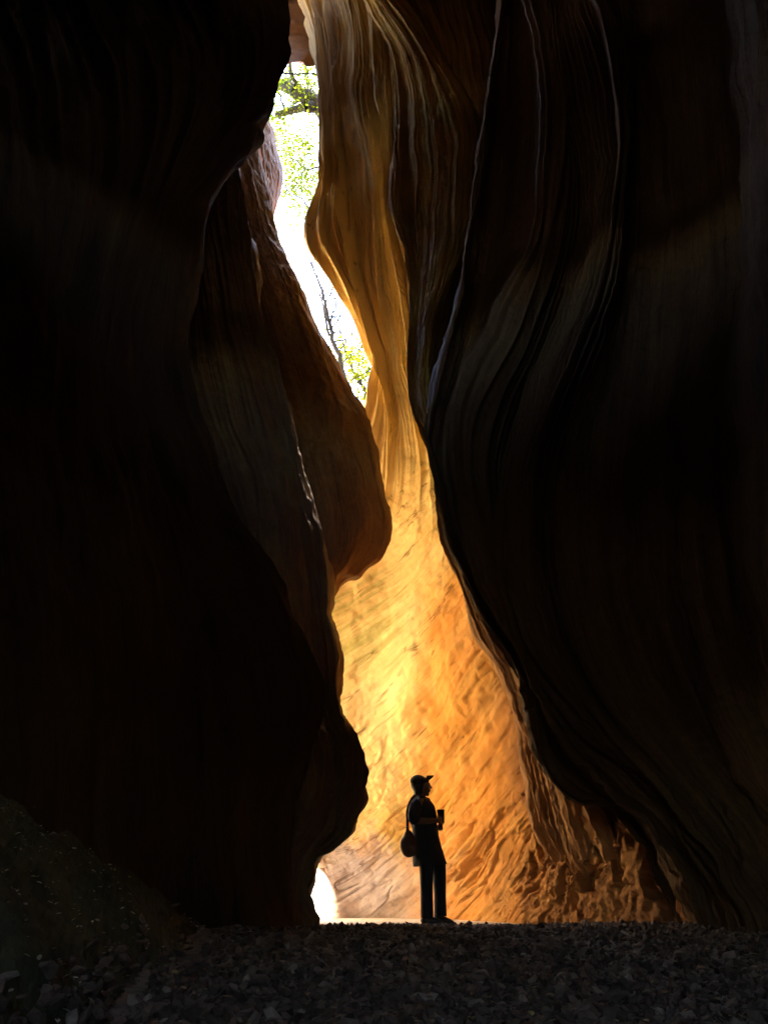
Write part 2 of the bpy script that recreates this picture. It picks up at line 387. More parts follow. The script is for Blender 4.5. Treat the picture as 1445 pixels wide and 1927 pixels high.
cliff_back = sheet("canyon_wall_back", "glowing orange sandstone wall curving behind the standing person", "canyon wall",
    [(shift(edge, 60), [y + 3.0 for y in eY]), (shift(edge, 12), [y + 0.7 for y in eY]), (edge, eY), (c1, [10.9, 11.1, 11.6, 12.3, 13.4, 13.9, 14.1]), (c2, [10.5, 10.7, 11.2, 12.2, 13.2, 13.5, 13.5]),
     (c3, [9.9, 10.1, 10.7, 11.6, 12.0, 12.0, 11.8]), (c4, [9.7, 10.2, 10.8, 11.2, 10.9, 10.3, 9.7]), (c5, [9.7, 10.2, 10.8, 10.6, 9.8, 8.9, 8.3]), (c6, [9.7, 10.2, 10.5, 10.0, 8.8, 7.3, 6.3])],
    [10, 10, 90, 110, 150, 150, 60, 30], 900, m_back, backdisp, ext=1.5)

# ================= right folded fin (dark pleats)
r0 = [(655, -70), (690, 10), (722, 80), (738, 200), (740, 300), (738, 380), (750, 440), (765, 485), (769, 560), (771, 620), (766, 700), (772, 760), (792, 810), (812, 880), (822, 950), (832, 1010),
      (850, 1060), (862, 1085), (878, 1150), (888, 1195), (915, 1235), (940, 1285), (960, 1330), (972, 1385), (975, 1430), (988, 1470), (992, 1510), (1000, 1545), (1012, 1580), (1038, 1620), (1065, 1665)]
r1 = [(670, -70), (720, 10), (775, 110), (800, 220), (808, 320), (800, 420), (790, 520), (786, 600), (784, 690), (790, 760), (806, 810), (828, 900), (850, 1010), (885, 1110), (915, 1200), (960, 1290), (990, 1380), (1008, 1450), (1026, 1520), (1046, 1580), (1078, 1655)]
r2 = [(685, -70), (760, 30), (820, 120), (858, 220), (868, 320), (858, 420), (832, 520), (808, 610), (798, 690), (803, 760), (822, 820), (846, 920), (880, 1020), (925, 1130), (965, 1230), (1005, 1320), (1025, 1390), (1050, 1450), (1070, 1510), (1090, 1570), (1115, 1645)]
r3 = [(700, -70), (790, 35), (850, 130), (887, 210), (897, 275), (892, 360), (868, 470), (838, 560), (818, 640), (812, 720), (826, 790), (870, 920), (910, 1030), (960, 1140), (1010, 1250), (1045, 1330), (1065, 1400), (1085, 1450), (1115, 1500), (1145, 1550), (1175, 1640)]
r4 = shift(r3, 25, -5)
def pleats(freq, amp, seed, wander=0.12, rough=0.02, uvs=1.0, stretch=0.10, ridges=(), lump=0.06, vcut=None):
    def f(X, U, V, T, S):
        d = grooves(U, V, freq, amp, stretch, wander, seed)
        for c, w, h in ridges:
            d = d + ridge(T + 0.03 * fbm(V * 0.6 + c * 3, 0, c, 2), c, w, h * (1 + 0.3 * noise3(V * 0.7, c * 9, 0)))
        d = d + lump * fbm(X[..., 0] * 0.9, X[..., 1] * 0.9, X[..., 2] * 0.6, 4) + rough * fbm(X[..., 0] * 7, X[..., 1] * 7, X[..., 2] * 5, 3)
        lo = smooth(1100, 1450, S[..., 1])
        pk = fbm(X[..., 0] * 3.5 + seed, X[..., 1] * 3.5, X[..., 2] * 2.5, 4)
        d = d + lo * (0.05 * pk * (1.2 if seed == 11 else 1) - 0.14 * np.clip(pk - 0.25, 0, 1))
        return d, np.stack([U * uvs, V * uvs], -1)
    return f
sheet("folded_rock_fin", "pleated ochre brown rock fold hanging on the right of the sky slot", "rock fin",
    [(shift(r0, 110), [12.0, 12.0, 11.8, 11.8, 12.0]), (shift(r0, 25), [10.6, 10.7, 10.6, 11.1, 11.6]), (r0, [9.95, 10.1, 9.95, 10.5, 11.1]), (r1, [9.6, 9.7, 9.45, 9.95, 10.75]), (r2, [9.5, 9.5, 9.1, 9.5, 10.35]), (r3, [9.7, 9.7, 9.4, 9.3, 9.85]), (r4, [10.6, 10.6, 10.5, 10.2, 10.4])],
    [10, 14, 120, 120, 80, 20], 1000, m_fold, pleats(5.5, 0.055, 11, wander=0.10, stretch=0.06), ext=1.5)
sheet("recessed_wall", "dark brown recessed rock wall between the pleated fold and the long ribbed fin", "rock wall",
    [(shift(r3[:14], -40), [11.2, 11.2, 11.0, 10.6]), (shift(r3[:14], -10), [10.9, 10.9, 10.7, 10.4]), (shift(r3[:14], 60), [10.7, 10.7, 10.6, 10.3]), (shift(r3[:14], 300), [10.6, 10.6, 10.5, 10.3])],
    [10, 30, 40], 500, m_right, pleats(3.0, 0.03, 19), ext=1.5)

# ================= right great fin with long blade-like ribs
L1 = [(952, -70), (943, 0), (927, 110), (917, 180), (905, 277), (891, 380), (874, 468), (862, 558), (840, 633), (820, 714), (808, 781), (806, 830), (818, 880), (828, 950), (846, 1030), (872, 1080), (900, 1150),
      (945, 1215), (985, 1290), (1002, 1350), (1015, 1410), (1050, 1480), (1085, 1505), (1150, 1510), (1195, 1560), (1235, 1640), (1270, 1700), (1300, 1790)]
L1b = [(975, -70), (965, 0), (955, 110), (950, 180), (945, 277), (935, 380), (920, 468), (905, 558), (885, 633), (862, 714), (840, 781), (835, 850), (850, 950), (890, 1080), (930, 1170), (980, 1250), (1010, 1340), (1060, 1440), (1120, 1490), (1190, 1530), (1250, 1640), (1315, 1795)]
L2 = [(985, -70), (1001, 0), (1023, 89), (1034, 187), (1032, 277), (1023, 357), (1010, 428), (987, 500), (960, 571), (934, 638), (898, 705), (866, 781), (862, 850), (880, 950), (905, 1040), (940, 1120), (980, 1200), (1020, 1300), (1070, 1410), (1150, 1490), (1230, 1560), (1290, 1660), (1345, 1800)]
L3 = [(1010, -70), (1032, 0), (1048, 112), (1063, 200), (1070, 330), (1063, 420), (1045, 510), (1015, 600), (985, 680), (945, 760), (920, 850), (925, 950), (945, 1060), (975, 1160), (1010, 1250), (1070, 1370), (1170, 1480), (1270, 1580), (1375, 1805)]
L4 = [(1035, -70), (1056, 0), (1070, 116), (1090, 250), (1103, 352), (1104, 420), (1085, 520), (1055, 620), (1019, 706), (985, 790), (960, 880), (960, 980), (980, 1100), (1020, 1220), (1080, 1340), (1190, 1460), (1300, 1600), (1410, 1810)]
L5 = [(1080, -70), (1112, 0), (1132, 58), (1148, 112), (1159, 178), (1164, 290), (1157, 379), (1148, 468), (1135, 535), (1112, 616), (1081, 696), (1045, 781), (1015, 880), (1005, 980), (1015, 1100), (1060, 1230), (1130, 1350), (1240, 1470), (1350, 1610), (1460, 1820)]
L6 = [(1150, -70), (1175, 60), (1195, 200), (1200, 350), (1195, 500), (1180, 650), (1160, 800), (1150, 950), (1160, 1100), (1200, 1250), (1280, 1400), (1380, 1530), (1480, 1680), (1560, 1850)]
L7 = [(1330, -70), (1350, 200), (1360, 500), (1350, 800), (1370, 1100), (1450, 1350), (1600, 1600), (1780, 1900)]
L9 = [(3000, -70), (3000, 800), (3300, 1500), (3600, 2300)]
L8 = [(1600, -70), (1620, 300), (1650, 800), (1720, 1200), (2000, 1600), (2300, 2000)]
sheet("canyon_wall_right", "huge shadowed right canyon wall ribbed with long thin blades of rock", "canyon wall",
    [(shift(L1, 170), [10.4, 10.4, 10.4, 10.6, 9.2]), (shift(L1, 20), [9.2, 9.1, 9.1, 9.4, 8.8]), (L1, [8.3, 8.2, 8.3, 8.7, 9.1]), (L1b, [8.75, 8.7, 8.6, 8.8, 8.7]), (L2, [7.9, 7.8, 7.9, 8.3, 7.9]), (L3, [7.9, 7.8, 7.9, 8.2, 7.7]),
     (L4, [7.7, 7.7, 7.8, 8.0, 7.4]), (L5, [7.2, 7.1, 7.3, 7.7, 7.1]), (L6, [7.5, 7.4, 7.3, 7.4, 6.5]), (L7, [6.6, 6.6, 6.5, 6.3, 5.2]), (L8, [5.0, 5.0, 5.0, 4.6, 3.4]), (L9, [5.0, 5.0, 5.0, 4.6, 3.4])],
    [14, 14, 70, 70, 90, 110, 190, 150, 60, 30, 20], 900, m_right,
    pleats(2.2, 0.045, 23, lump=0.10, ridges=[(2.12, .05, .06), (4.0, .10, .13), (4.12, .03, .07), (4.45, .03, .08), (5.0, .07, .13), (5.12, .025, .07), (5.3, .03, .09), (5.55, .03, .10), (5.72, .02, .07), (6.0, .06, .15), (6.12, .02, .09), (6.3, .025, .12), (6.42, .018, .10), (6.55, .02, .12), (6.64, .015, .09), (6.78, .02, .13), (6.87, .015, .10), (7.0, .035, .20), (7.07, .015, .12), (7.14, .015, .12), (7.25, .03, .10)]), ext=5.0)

# ================= left walls
e0 = [(538, -70), (528, -10), (534, 35), (527, 70), (529, 100), (520, 148), (505, 188), (497, 205), (478, 232), (468, 262), (448, 290), (430, 312), (405, 345), (385, 372), (368, 410), (362, 470), (360, 560), (358, 660), (374, 740), (415, 880), (457, 986), (500, 1070), (545, 1150),
      (585, 1222), (612, 1285), (610, 1350), (585, 1420), (560, 1500), (550, 1600), (570, 1775)]
e1 = [(505, -70), (500, -10), (512, 40), (510, 90), (500, 145), (478, 190), (455, 228), (430, 270), (405, 300), (380, 335), (355, 370), (335, 410), (325, 470), (320, 560), (322, 660), (340, 750), (378, 880), (420, 1000), (465, 1100), (510, 1190), (540, 1280), (545, 1350), (530, 1430), (510, 1510), (500, 1600), (515, 1775)]
e2 = [(420, -70), (440, 0), (455, 60), (458, 120), (445, 180), (415, 240), (380, 290), (350, 330), (320, 370), (300, 420), (285, 500), (275, 600), (275, 700), (300, 800), (330, 920), (370, 1060), (410, 1200), (440, 1350), (440, 1500), (430, 1775)]
e3 = [(290, -70), (320, 30), (350, 120), (340, 220), (300, 320), (260, 430), (235, 560), (220, 700), (230, 850), (255, 1000), (290, 1150), (320, 1300), (330, 1450), (330, 1600), (330, 1775)]
e4 = [(100, -70), (160, 100), (170, 300), (140, 500), (120, 700), (130, 900), (160, 1100), (190, 1300), (200, 1500), (210, 1790)]
e5 = [(-80, -70), (-40, 200), (-40, 500), (-30, 800), (0, 1100), (20, 1400), (20, 1850)]
e7 = [(-1700, -70), (-1700, 800), (-1900, 1500), (-2200, 2400)]
e6 = [(-400, -70), (-400, 400), (-420, 900), (-500, 1400), (-700, 2000)]
def leftdisp(X, U, V, T, S):
    py = S[..., 1]
    top = 1 - smooth(230, 420, py)
    da, uv = pleats(2.4, 0.05, 41, lump=0.0, stretch=0.08)(X, U, V, T, S)
    db = 0.16 * fbm(X[..., 0] * 0.8, X[..., 1] * 0.8, X[..., 2] * 0.5, 5)
    d = da * (0.22 + 0.78 * top) + db
    d = d + top * 0.15 * (1 - np.abs(noise3(U * 4.5 + 0.3 * V, V * 0.25, 2.0)) * 2)
    return d, uv
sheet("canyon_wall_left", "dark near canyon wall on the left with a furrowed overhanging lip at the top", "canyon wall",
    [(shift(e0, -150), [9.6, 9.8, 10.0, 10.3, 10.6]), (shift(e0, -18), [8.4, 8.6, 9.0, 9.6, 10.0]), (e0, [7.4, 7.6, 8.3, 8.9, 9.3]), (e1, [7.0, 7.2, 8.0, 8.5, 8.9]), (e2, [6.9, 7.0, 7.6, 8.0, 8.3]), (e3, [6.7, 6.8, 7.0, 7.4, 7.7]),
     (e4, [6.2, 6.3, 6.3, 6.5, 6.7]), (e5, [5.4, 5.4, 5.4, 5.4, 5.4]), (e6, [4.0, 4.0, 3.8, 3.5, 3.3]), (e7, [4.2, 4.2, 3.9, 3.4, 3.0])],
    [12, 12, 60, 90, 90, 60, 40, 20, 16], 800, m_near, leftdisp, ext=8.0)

m0 = [(438, 150), (440, 220), (444, 290), (450, 330), (455, 400), (466, 470), (482, 555), (500, 625), (520, 685), (545, 760), (565, 850), (583, 920), (600, 1000), (612, 1060), (620, 1120), (617, 1160), (628, 1195), (637, 1230), (638, 1290), (645, 1345), (655, 1375), (668, 1410), (677, 1445),
      (671, 1475), (668, 1505), (652, 1535), (645, 1562), (620, 1588), (594, 1608), (585, 1630), (583, 1655), (580, 1682), (586, 1710), (598, 1735), (604, 1775)]
m1 = [(420, 150), (425, 290), (432, 400), (445, 500), (462, 600), (485, 690), (508, 780), (530, 880), (550, 970), (570, 1060), (585, 1130), (592, 1200), (600, 1280), (612, 1350), (625, 1410), (630, 1450), (622, 1500), (600, 1545), (575, 1590), (560, 1640), (560, 1690), (575, 1775)]
m2 = [(385, 150), (390, 290), (395, 400), (405, 520), (420, 650), (445, 760), (470, 860), (495, 960), (515, 1060), (540, 1160), (560, 1260), (575, 1350), (580, 1430), (570, 1500), (550, 1570), (535, 1650), (540, 1775)]
m3 = [(330, 150), (330, 300), (335, 450), (340, 600), (360, 740), (395, 880), (430, 1000), (460, 1100), (490, 1200), (505, 1320), (505, 1430), (490, 1540), (480, 1650), (480, 1775)]
m4 = [(200, 150), (200, 500), (220, 800), (260, 1100), (290, 1400), (290, 1775)]
sheet("left_rock_fin", "olive brown slanting rock fin in the lower left with glistening wet ridges", "rock fin",
    [(shift(m0, -140), [11.6, 11.6, 11.5, 11.4]), (shift(m0, -16), [10.8, 10.8, 10.8, 10.8]), (m0, [9.7, 9.8, 10.0, 10.0]), (m1, [9.3, 9.4, 9.7, 9.7]), (m2, [9.4, 9.3, 9.4, 9.4]), (m3, [9.5, 9.4, 9.3, 9.3]), (m4, [9.6, 9.6, 9.6, 9.6])],
    [12, 16, 70, 70, 60, 20], 800, m_left,
    pleats(6.5, 0.030, 57, lump=0.10, wander=0.22, stretch=0.16, ridges=[(2.12, .05, .05), (2.35, .05, .07), (2.6, .05, .05)]), ext=0.0)

s0 = [(440, 60), (450, 140), (462, 200), (480, 260), (497, 330), (513, 392), (518, 420), (530, 462), (553, 525), (578, 580), (601, 630), (624, 672), (648, 715), (668, 750), (686, 780), (699, 820), (706, 852), (713, 900), (722, 935),
      (735, 975), (736, 1000), (730, 1030), (716, 1055), (690, 1072), (676, 1085), (650, 1094), (632, 1108), (620, 1125), (612, 1160), (605, 1200)]
s1 = [(430, 60), (440, 160), (458, 250), (478, 340), (500, 420), (530, 500), (565, 580), (598, 655), (630, 730), (655, 800), (672, 870), (686, 935), (694, 985), (690, 1020), (675, 1045), (655, 1065), (632, 1085), (618, 1110), (606, 1150), (598, 1200)]
s2 = [(420, 60), (430, 180), (446, 290), (466, 390), (492, 490), (525, 590), (560, 690), (592, 780), (616, 860), (634, 930), (644, 985), (644, 1025), (634, 1055), (620, 1080), (608, 1110), (596, 1150), (590, 1200)]
s3 = [(400, 60), (410, 200), (425, 330), (445, 450), (475, 570), (510, 690), (545, 800), (570, 900), (588, 990), (596, 1060), (590, 1120), (580, 1200)]
s4 = [(360, 60), (370, 300), (400, 500), (440, 700), (490, 880), (530, 1040), (540, 1200)]
sheet("bulging_rock_fin", "smooth brown bulging rock fin whose rounded tip crosses the glowing wall", "rock fin",
    [(shift(s0, -170), [12.5, 12.4, 12.4, 12.2]), (shift(s0, -20), [12.0, 11.9, 11.9, 11.7]), (s0, [11.2, 11.2, 11.3, 11.2]), (s1, [10.8, 10.8, 10.9, 10.9]), (s2, [10.6, 10.6, 10.7, 10.7]), (s3, [10.6, 10.6, 10.7, 10.7]), (s4, [11.0, 11.0, 11.0, 11.0])],
    [12, 16, 60, 60, 50, 20], 700, m_brown,
    pleats(2.2, 0.03, 71, lump=0.07, wander=0.15, stretch=0.2), ext=0.0)

f0 = [(470, 120), (482, 190), (494, 222), (508, 240), (515, 270), (523, 300), (528, 335), (524, 360), (517, 390), (510, 420), (505, 470)]
f1 = [(455, 120), (466, 190), (480, 235), (492, 265), (498, 300), (502, 340), (508, 380), (500, 420), (490, 470)]
f2 = [(430, 120), (440, 190), (455, 240), (470, 290), (480, 340), (485, 380), (480, 420), (470, 470)]
sheet("small_rock_fin", "small reddish brown rock blade against the sky beneath the upper left overhang", "rock fin",
    [(shift(f0, -80), [14.2]), (shift(f0, -10), [13.6]), (f0, [12.9]), (f1, [12.2]), (f2, [12.6])],
    [8, 10, 50, 40], 160, m_brown, pleats(2.0, 0.04, 91, lump=0.06), ext=0.0)

# ================= ground
def ground():
    xs = np.unique(np.r_[-400, -150, -60, -25, np.linspace(-12, -4, 40), np.linspace(-4, 4, 260), np.linspace(4, 12, 40), 25, 60, 150, 400])
    ys = np.unique(np.r_[-60, -20, np.linspace(-8, 1, 20), np.linspace(1, 16, 420), np.linspace(16, 60, 60), 90, 150, 300, 700])
    Xg, Yg = np.meshgrid(xs, ys)
    near = smooth(14, 10, Yg)
    Z = gz(Xg, Yg) + near * 0.02 * np.abs(fbm(Xg * 7, Yg * 7, 3.3, 3)) * (np.abs(Xg) < 5)
    P = np.stack([Xg, Yg, Z], -1)
    k = M("gravel_floor"); tc = k.n('ShaderNodeTexCoord'); ob = tc.outputs['Object']
    n1 = k.noise(ob, 9, 5, 0.7); n2 = k.noise(ob, 1.1, 3)
    c = k.ramp(n1, [(0.3, (0.05, 0.042, 0.036)), (0.5, (0.12, 0.10, 0.085)), (0.7, (0.22, 0.19, 0.16))])
    sp = k.n('ShaderNodeSeparateXYZ'); k.l(ob, sp.inputs[0])
    far = k.ramp(sp.outputs[1], [(0.0, (0, 0, 0)), (1.0, (1, 1, 1))])
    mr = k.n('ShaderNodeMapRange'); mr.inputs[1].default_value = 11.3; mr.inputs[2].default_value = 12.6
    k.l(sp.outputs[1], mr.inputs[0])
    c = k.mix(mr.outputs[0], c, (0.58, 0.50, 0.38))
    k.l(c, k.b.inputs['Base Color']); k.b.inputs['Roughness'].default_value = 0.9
    bp = k.n('ShaderNodeBump'); bp.inputs['Distance'].default_value = 0.03; k.l(n1, bp.inputs['Height']); k.l(bp.outputs[0], k.b.inputs['Normal'])
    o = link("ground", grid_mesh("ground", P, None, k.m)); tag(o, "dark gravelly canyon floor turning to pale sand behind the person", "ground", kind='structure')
ground()

# ================= unseen shell added around the camera to keep light off the near walls
GAP = (3.3, 5.1); REAR = -5.6
def shell():
    ny, na = 240, 100
    ys = np.linspace(-7, 9.6, ny); an = np.linspace(0, math.pi, na)
    P = np.zeros((ny, na, 3))
    for i, y in enumerate(ys):
        top = max(3.4, 2.2 + 1.72 * max(y, 0)); w = 4.5 + 0.9 * max(y, 0)
        if y < -4: 
            q = math.sqrt(max(0.0, 1 - ((y + 4) / 3.0) ** 2)); w *= q; top *= q
        P[i, :, 0] = w * np.cos(an); P[i, :, 1] = y; P[i, :, 2] = -0.3 + top * np.abs(np.sin(an)) ** 0.3
    P += 0.25 * np.stack([fbm(P[..., 0], P[..., 1], P[..., 2], 3)] * 3, -1) * np.array([1, 0, 1])
    P[..., 2] = np.maximum(P[..., 2], -0.5)
    uv = P[..., :2].copy()
    me = grid_mesh("shade_roof", P, uv, m_right)
    bm = bmesh.new(); bm.from_mesh(me)
    dead = []
    for f in bm.faces:
        c_ = f.calc_center_median()
        if c_.z > 6 and ((3.35 < c_.y < 3.50 and abs(c_.x) < 1.3) or (4.88 < c_.y < 5.10 and abs(c_.x) < 2.3)): dead.append(f)  # slots cut in the added roof to let faint sky light in
    dead += [f for f in bm.faces if f.calc_center_median().y < REAR and f.calc_center_median().z > 1.6 and abs(f.calc_center_median().x) < 1.3]
    bmesh.ops.delete(bm, geom=dead, context='FACES'); bm.to_mesh(me); bm.free()
    L = np.zeros((12, 12, 3)); gy, gx = np.meshgrid(np.linspace(GAP[0] - 1.0, GAP[1] + 1.0, 12), np.linspace(-4.6, 4.6, 12), indexing='ij')  # lid added over the slots so that no direct sun enters
    L[..., 0] = gx; L[..., 1] = gy; L[..., 2] = 2.2 + 1.72 * gy + 2.3 + 0.2 * fbm(gx, gy, 3.0, 2)
    tag(link("sun_baffle", grid_mesh("sun_baffle", L, L[..., :2].copy(), m_right)), "unseen cap added over the roof gaps to keep direct sun out", "rock", kind='structure')
    o = link("shade_roof", me); tag(o, "unseen rock roof added over the near end of the canyon to block light", "rock roof", kind='structure')
shell()

def overhang():  # unseen slab added to keep sun and sky off the upper walls
    nx, ny = 150, 60
    yy, xx = np.meshgrid(np.linspace(8.6, 14.0, ny), np.linspace(-6, 9, nx), indexing='ij')
    P = np.stack([xx, yy, 2.5 + 1.70 * yy + 0.15 * np.clip(fbm(xx, yy, 1, 3), 0, 2)], -1)
    me = grid_mesh("shade_overhang", P, P[..., :2].copy(), m_right)
    bm = bmesh.new(); bm.from_mesh(me); dead = []
    for f in bm.faces:
        c = f.calc_center_median(); w = 0.15 * float(noise3(c.x * 2, c.y * 2, 1)); x, y = c.x + w, c.y + w
        window = 9.9 < y < 10.6 and -2.3 < x < -0.9  # opening left so that sun reaches the left fin's ridge
        if window: dead.append(f); continue
        if not (x > (-0.95 if y < 11.9 else 0.2) or (y < 11.8 and x > -3.3 and not window) or (y < 10.2 and x <= -1.75) or (y < 13.4 and -3.7 < x < -2.1) or (y < 12.7 and -2.3 < x)): dead.append(f)
    bmesh.ops.delete(bm, geom=dead, context='FACES')
    bmesh.ops.recalc_face_normals(bm, faces=bm.faces); bmesh.ops.solidify(bm, geom=bm.faces[:], thickness=-0.8)
    bm.to_mesh(me); bm.free()
    o = link("shade_overhang", me); tag(o, "unseen rock overhang added above the frame to shade the walls", "rock overhang", kind='structure')
overhang()

# ================= unseen wall added to bounce sunlight, and plateau beyond
def bounce_wall():
    n, m = 80, 60
    t = np.linspace(0, 1, n)
    path = hermite(t, [0, .2, .45, .7, 1.0], np.array([[-2.3, 9.9], [-3.0, 11.0], [-3.3, 14], [-4.2, 22], [-9, 60]]))
    z = np.linspace(-0.3, 18.0, m)
    P = np.zeros((m, n, 3)); P[..., 0] = path[None, :, 0]; P[..., 1] = path[None, :, 1]; P[..., 2] = z[::-1, None]
    P[..., 0] += 0.4 * fbm(P[..., 1] * 0.5, P[..., 2] * 0.7, 1.0, 4) - 0.36 * P[..., 2]
    uv = np.stack([P[..., 1], P[..., 2]], -1)
    o = link("bounce_wall_side", grid_mesh("bounce_wall_side", P, uv, m_side)); tag(o, "unseen pale wall added behind the left rock fins to bounce sunlight", "canyon wall", kind='structure')
bounce_wall()
def plateau():
    nx, ny = 70, 60
    P = np.zeros((ny, nx, 3)); s = np.linspace(0, 1, nx) ** 1.6
    yy = 15.6 + 45 * np.linspace(0, 1, ny) ** 1.5
    for i, y in enumerate(yy):
        x0 = -0.055 * y; P[i, :, 0] = x0 + s * 30; P[i, :, 1] = y
        P[i, :, 2] = 11.25 + 0.10 * (y - 15.6) + 0.35 * fbm(P[i, :, 0] * 0.9, y * 0.6, 0, 4)
        P[i, 0, 2] = -0.3; P[i, 1, 2] = 7.5; P[i, 2, 2] = 10.3
    f = P[0:1].copy(); f[..., 2] = -0.3; P = np.concatenate([f, P])
    o = link("hill", grid_mesh("hill", P, P[..., :2].copy(), m_bank)); tag(o, "wooded plateau rim above the back of the canyon", "hill", kind='structure')
plateau()

def bank_h(X, Y):
    q = -X - (0.55 + 0.12 * Y) + 0.10 * fbm(Y * 0.9, X * 0.7, 0, 3)
    h = 0.85 * np.where(q > 0.15, q - 0.075, np.clip(q, 0, 1) ** 2 / 0.3)
    st = noise3(X * 2.2 + 0.6 * Y, Y * 0.9 - 3 * h, 1.0) + 0.5 * noise3(X * 5 + 1.2 * Y, Y * 1.6 - 8 * h, 7.0)
    return h + smooth(0.0, 0.3, q) * 0.045 * st + 0.03 * smooth(0, .2, q), q
def bank():
    xs = np.linspace(-4.2, -0.75, 260); ys = np.linspace(1.5, 8.6, 420)
    X, Y = np.meshgrid(xs, ys)
    q = -X - (0.55 + 0.12 * Y) + 0.10 * fbm(Y * 0.9, X * 0.7, 0, 3)
    h = 0.85 * np.where(q > 0.15, q - 0.075, np.clip(q, 0, 1) ** 2 / 0.3)
    st = noise3(X * 2.2 + 0.6 * Y, Y * 0.9 - 3 * h, 1.0) + 0.5 * noise3(X * 5 + 1.2 * Y, Y * 1.6 - 8 * h, 7.0)
    Z = gz(X, Y) - 0.05 + h + smooth(0.0, 0.3, q) * (0.045 * st + 0.02 * fbm(X * 8, Y * 8, 2, 3)) + 0.03 * smooth(0, .2, q)
    P = np.stack([X, Y, Z], -1)
    o = link("bank", grid_mesh("bank", P, np.stack([X + Y * .3, Y], -1), m_bank)); tag(o, "dark sloping earth bank at the foot of the left wall", "bank", kind='structure')
    return lambda x, y: None
bank()
def bz(x, y):
    q = -x - (0.55 + 0.12 * y)
    h = 0.85 * (q - 0.075 if q > 0.15 else max(q, 0) ** 2 / 0.3)
    return h

# ================= loose gravel, stones and fallen leaves
ICO = None
def ico():
    bm = bmesh.new(); bmesh.ops.create_icosphere(bm, subdivisions=1, radius=1)
    V = np.array([v.co[:] for v in bm.verts]); Fc = np.array([[v.index for v in f.verts] for f in bm.faces]); bm.free(); return V, Fc
IV, IF = ico()
def rotm(n, r):
    a = r.random((n, 3)) * 2 * math.pi; a[:, :2] *= 0.16; ca, sa = np.cos(a), np.sin(a); Z = np.zeros(n); O = np.ones(n)
    Rx = np.stack([O, Z, Z, Z, ca[:, 0], -sa[:, 0], Z, sa[:, 0], ca[:, 0]], -1).reshape(-1, 3, 3)
    Ry = np.stack([ca[:, 1], Z, sa[:, 1], Z, O, Z, -sa[:, 1], Z, ca[:, 1]], -1).reshape(-1, 3, 3)
    Rz = np.stack([ca[:, 2], -sa[:, 2], Z, sa[:, 2], ca[:, 2], Z, Z, Z, O], -1).reshape(-1, 3, 3)
    return Rz @ Ry @ Rx
def stones(n, r, y0, y1, smin, smax):
    y = y0 * (y1 / y0) ** r.random(n); x = (r.random(n) * 2 - 1) * (0.62 * y + 0.4)
    s = smin + (smax - smin) * r.random(n) ** 4.5
    sc = np.stack([s * (0.8 + 0.9 * r.random(n)), s * (0.6 + 0.5 * r.random(n)), s * (0.30 + 0.4 * r.random(n))], -1)
    V = IV[None] * (0.75 + 0.5 * r.random((n, len(IV), 1)))
    V = V * sc[:, None, :]
    V = np.einsum('nij,nkj->nki', rotm(n, r), V)
    z = gz(x, y) + 0.012 + 0.25 * s
    bh, q = bank_h(x, y); z = z + np.where(q > 0.0, bh - 0.05, 0)
    keep = (r.random(n) > smooth(0.0, 0.35, q) * 0.993) & (np.hypot(x - 0.62, y - 10.4) > 0.26)
    V = V + np.stack([x, y, z], -1)[:, None, :]
    V = V[keep]; n = len(V)
    Fc = IF[None] + (np.arange(n) * len(IV))[:, None, None]
    return V.reshape(-1, 3), Fc.reshape(-1, 3)
r = np.random.default_rng(5)
k = M("gravel_stone"); gi = k.n('ShaderNodeNewGeometry')
c = k.ramp(gi.outputs['Random Per Island'], [(0, (0.035, 0.024, 0.018)), (0.35, (0.075, 0.048, 0.034)), (0.7, (0.12, 0.08, 0.058)), (0.93, (0.18, 0.13, 0.095)), (1, (0.30, 0.25, 0.20))])
tcn = k.n('ShaderNodeTexCoord'); c = k.mix(0.6, c, k.ramp(k.noise(tcn.outputs['Object'], 70, 3), [(0.3, (.6, .6, .6)), (.7, (1, 1, 1))]), 'MULTIPLY')
k.l(c, k.b.inputs['Base Color']); k.b.inputs['Roughness'].default_value = 0.75; m_gravel = k.m
A1 = stones(38000, r, 2.6, 10.55, 0.007, 0.042); A2 = stones(9000, r, 7.5, 10.5, 0.010, 0.034)
V = np.concatenate([A1[0], A2[0]]); Fc = np.concatenate([A1[1], A2[1] + len(A1[0])])
tag(link("gravel", raw_mesh("gravel", V, Fc, m_gravel)), "loose grey brown gravel covering the canyon floor", "gravel", kind='stuff')

def leaf_geo(n, r, pos, size, tilt=1.0, up=None):
    """curled four-quad leaves"""
    L = np.array([[-.5, 0, 0], [-.15, .26, .06], [.25, .2, .05], [.5, 0, -.03], [.25, -.2, .05], [-.15, -.26, .06], [.05, 0, 0]])
    Fq = np.array([[0, 6, 1], [1, 6, 2], [2, 6, 3], [3, 6, 4], [4, 6, 5], [5, 6, 0]])
    a = (r.random((n, 3)) - .5) * 2 * math.pi; a[:, :2] *= tilt
    ca, sa = np.cos(a), np.sin(a); Z = np.zeros(n); O = np.ones(n)
    Rx = np.stack([O, Z, Z, Z, ca[:, 0], -sa[:, 0], Z, sa[:, 0], ca[:, 0]], -1).reshape(-1, 3, 3)
    Ry = np.stack([ca[:, 1], Z, sa[:, 1], Z, O, Z, -sa[:, 1], Z, ca[:, 1]], -1).reshape(-1, 3, 3)
    Rz = np.stack([ca[:, 2], -sa[:, 2], Z, sa[:, 2], ca[:, 2], Z, Z, Z, O], -1).reshape(-1, 3, 3)
    V = np.einsum('nij,kj->nki', Rz @ Ry @ Rx, L) * size[:, None, None] + pos[:, None, :]
    return V.reshape(-1, 3), (Fq[None] + (np.arange(n) * 7)[:, None, None]).reshape(-1, 3)
k = M("dry_leaf"); gi = k.n('ShaderNodeNewGeometry')
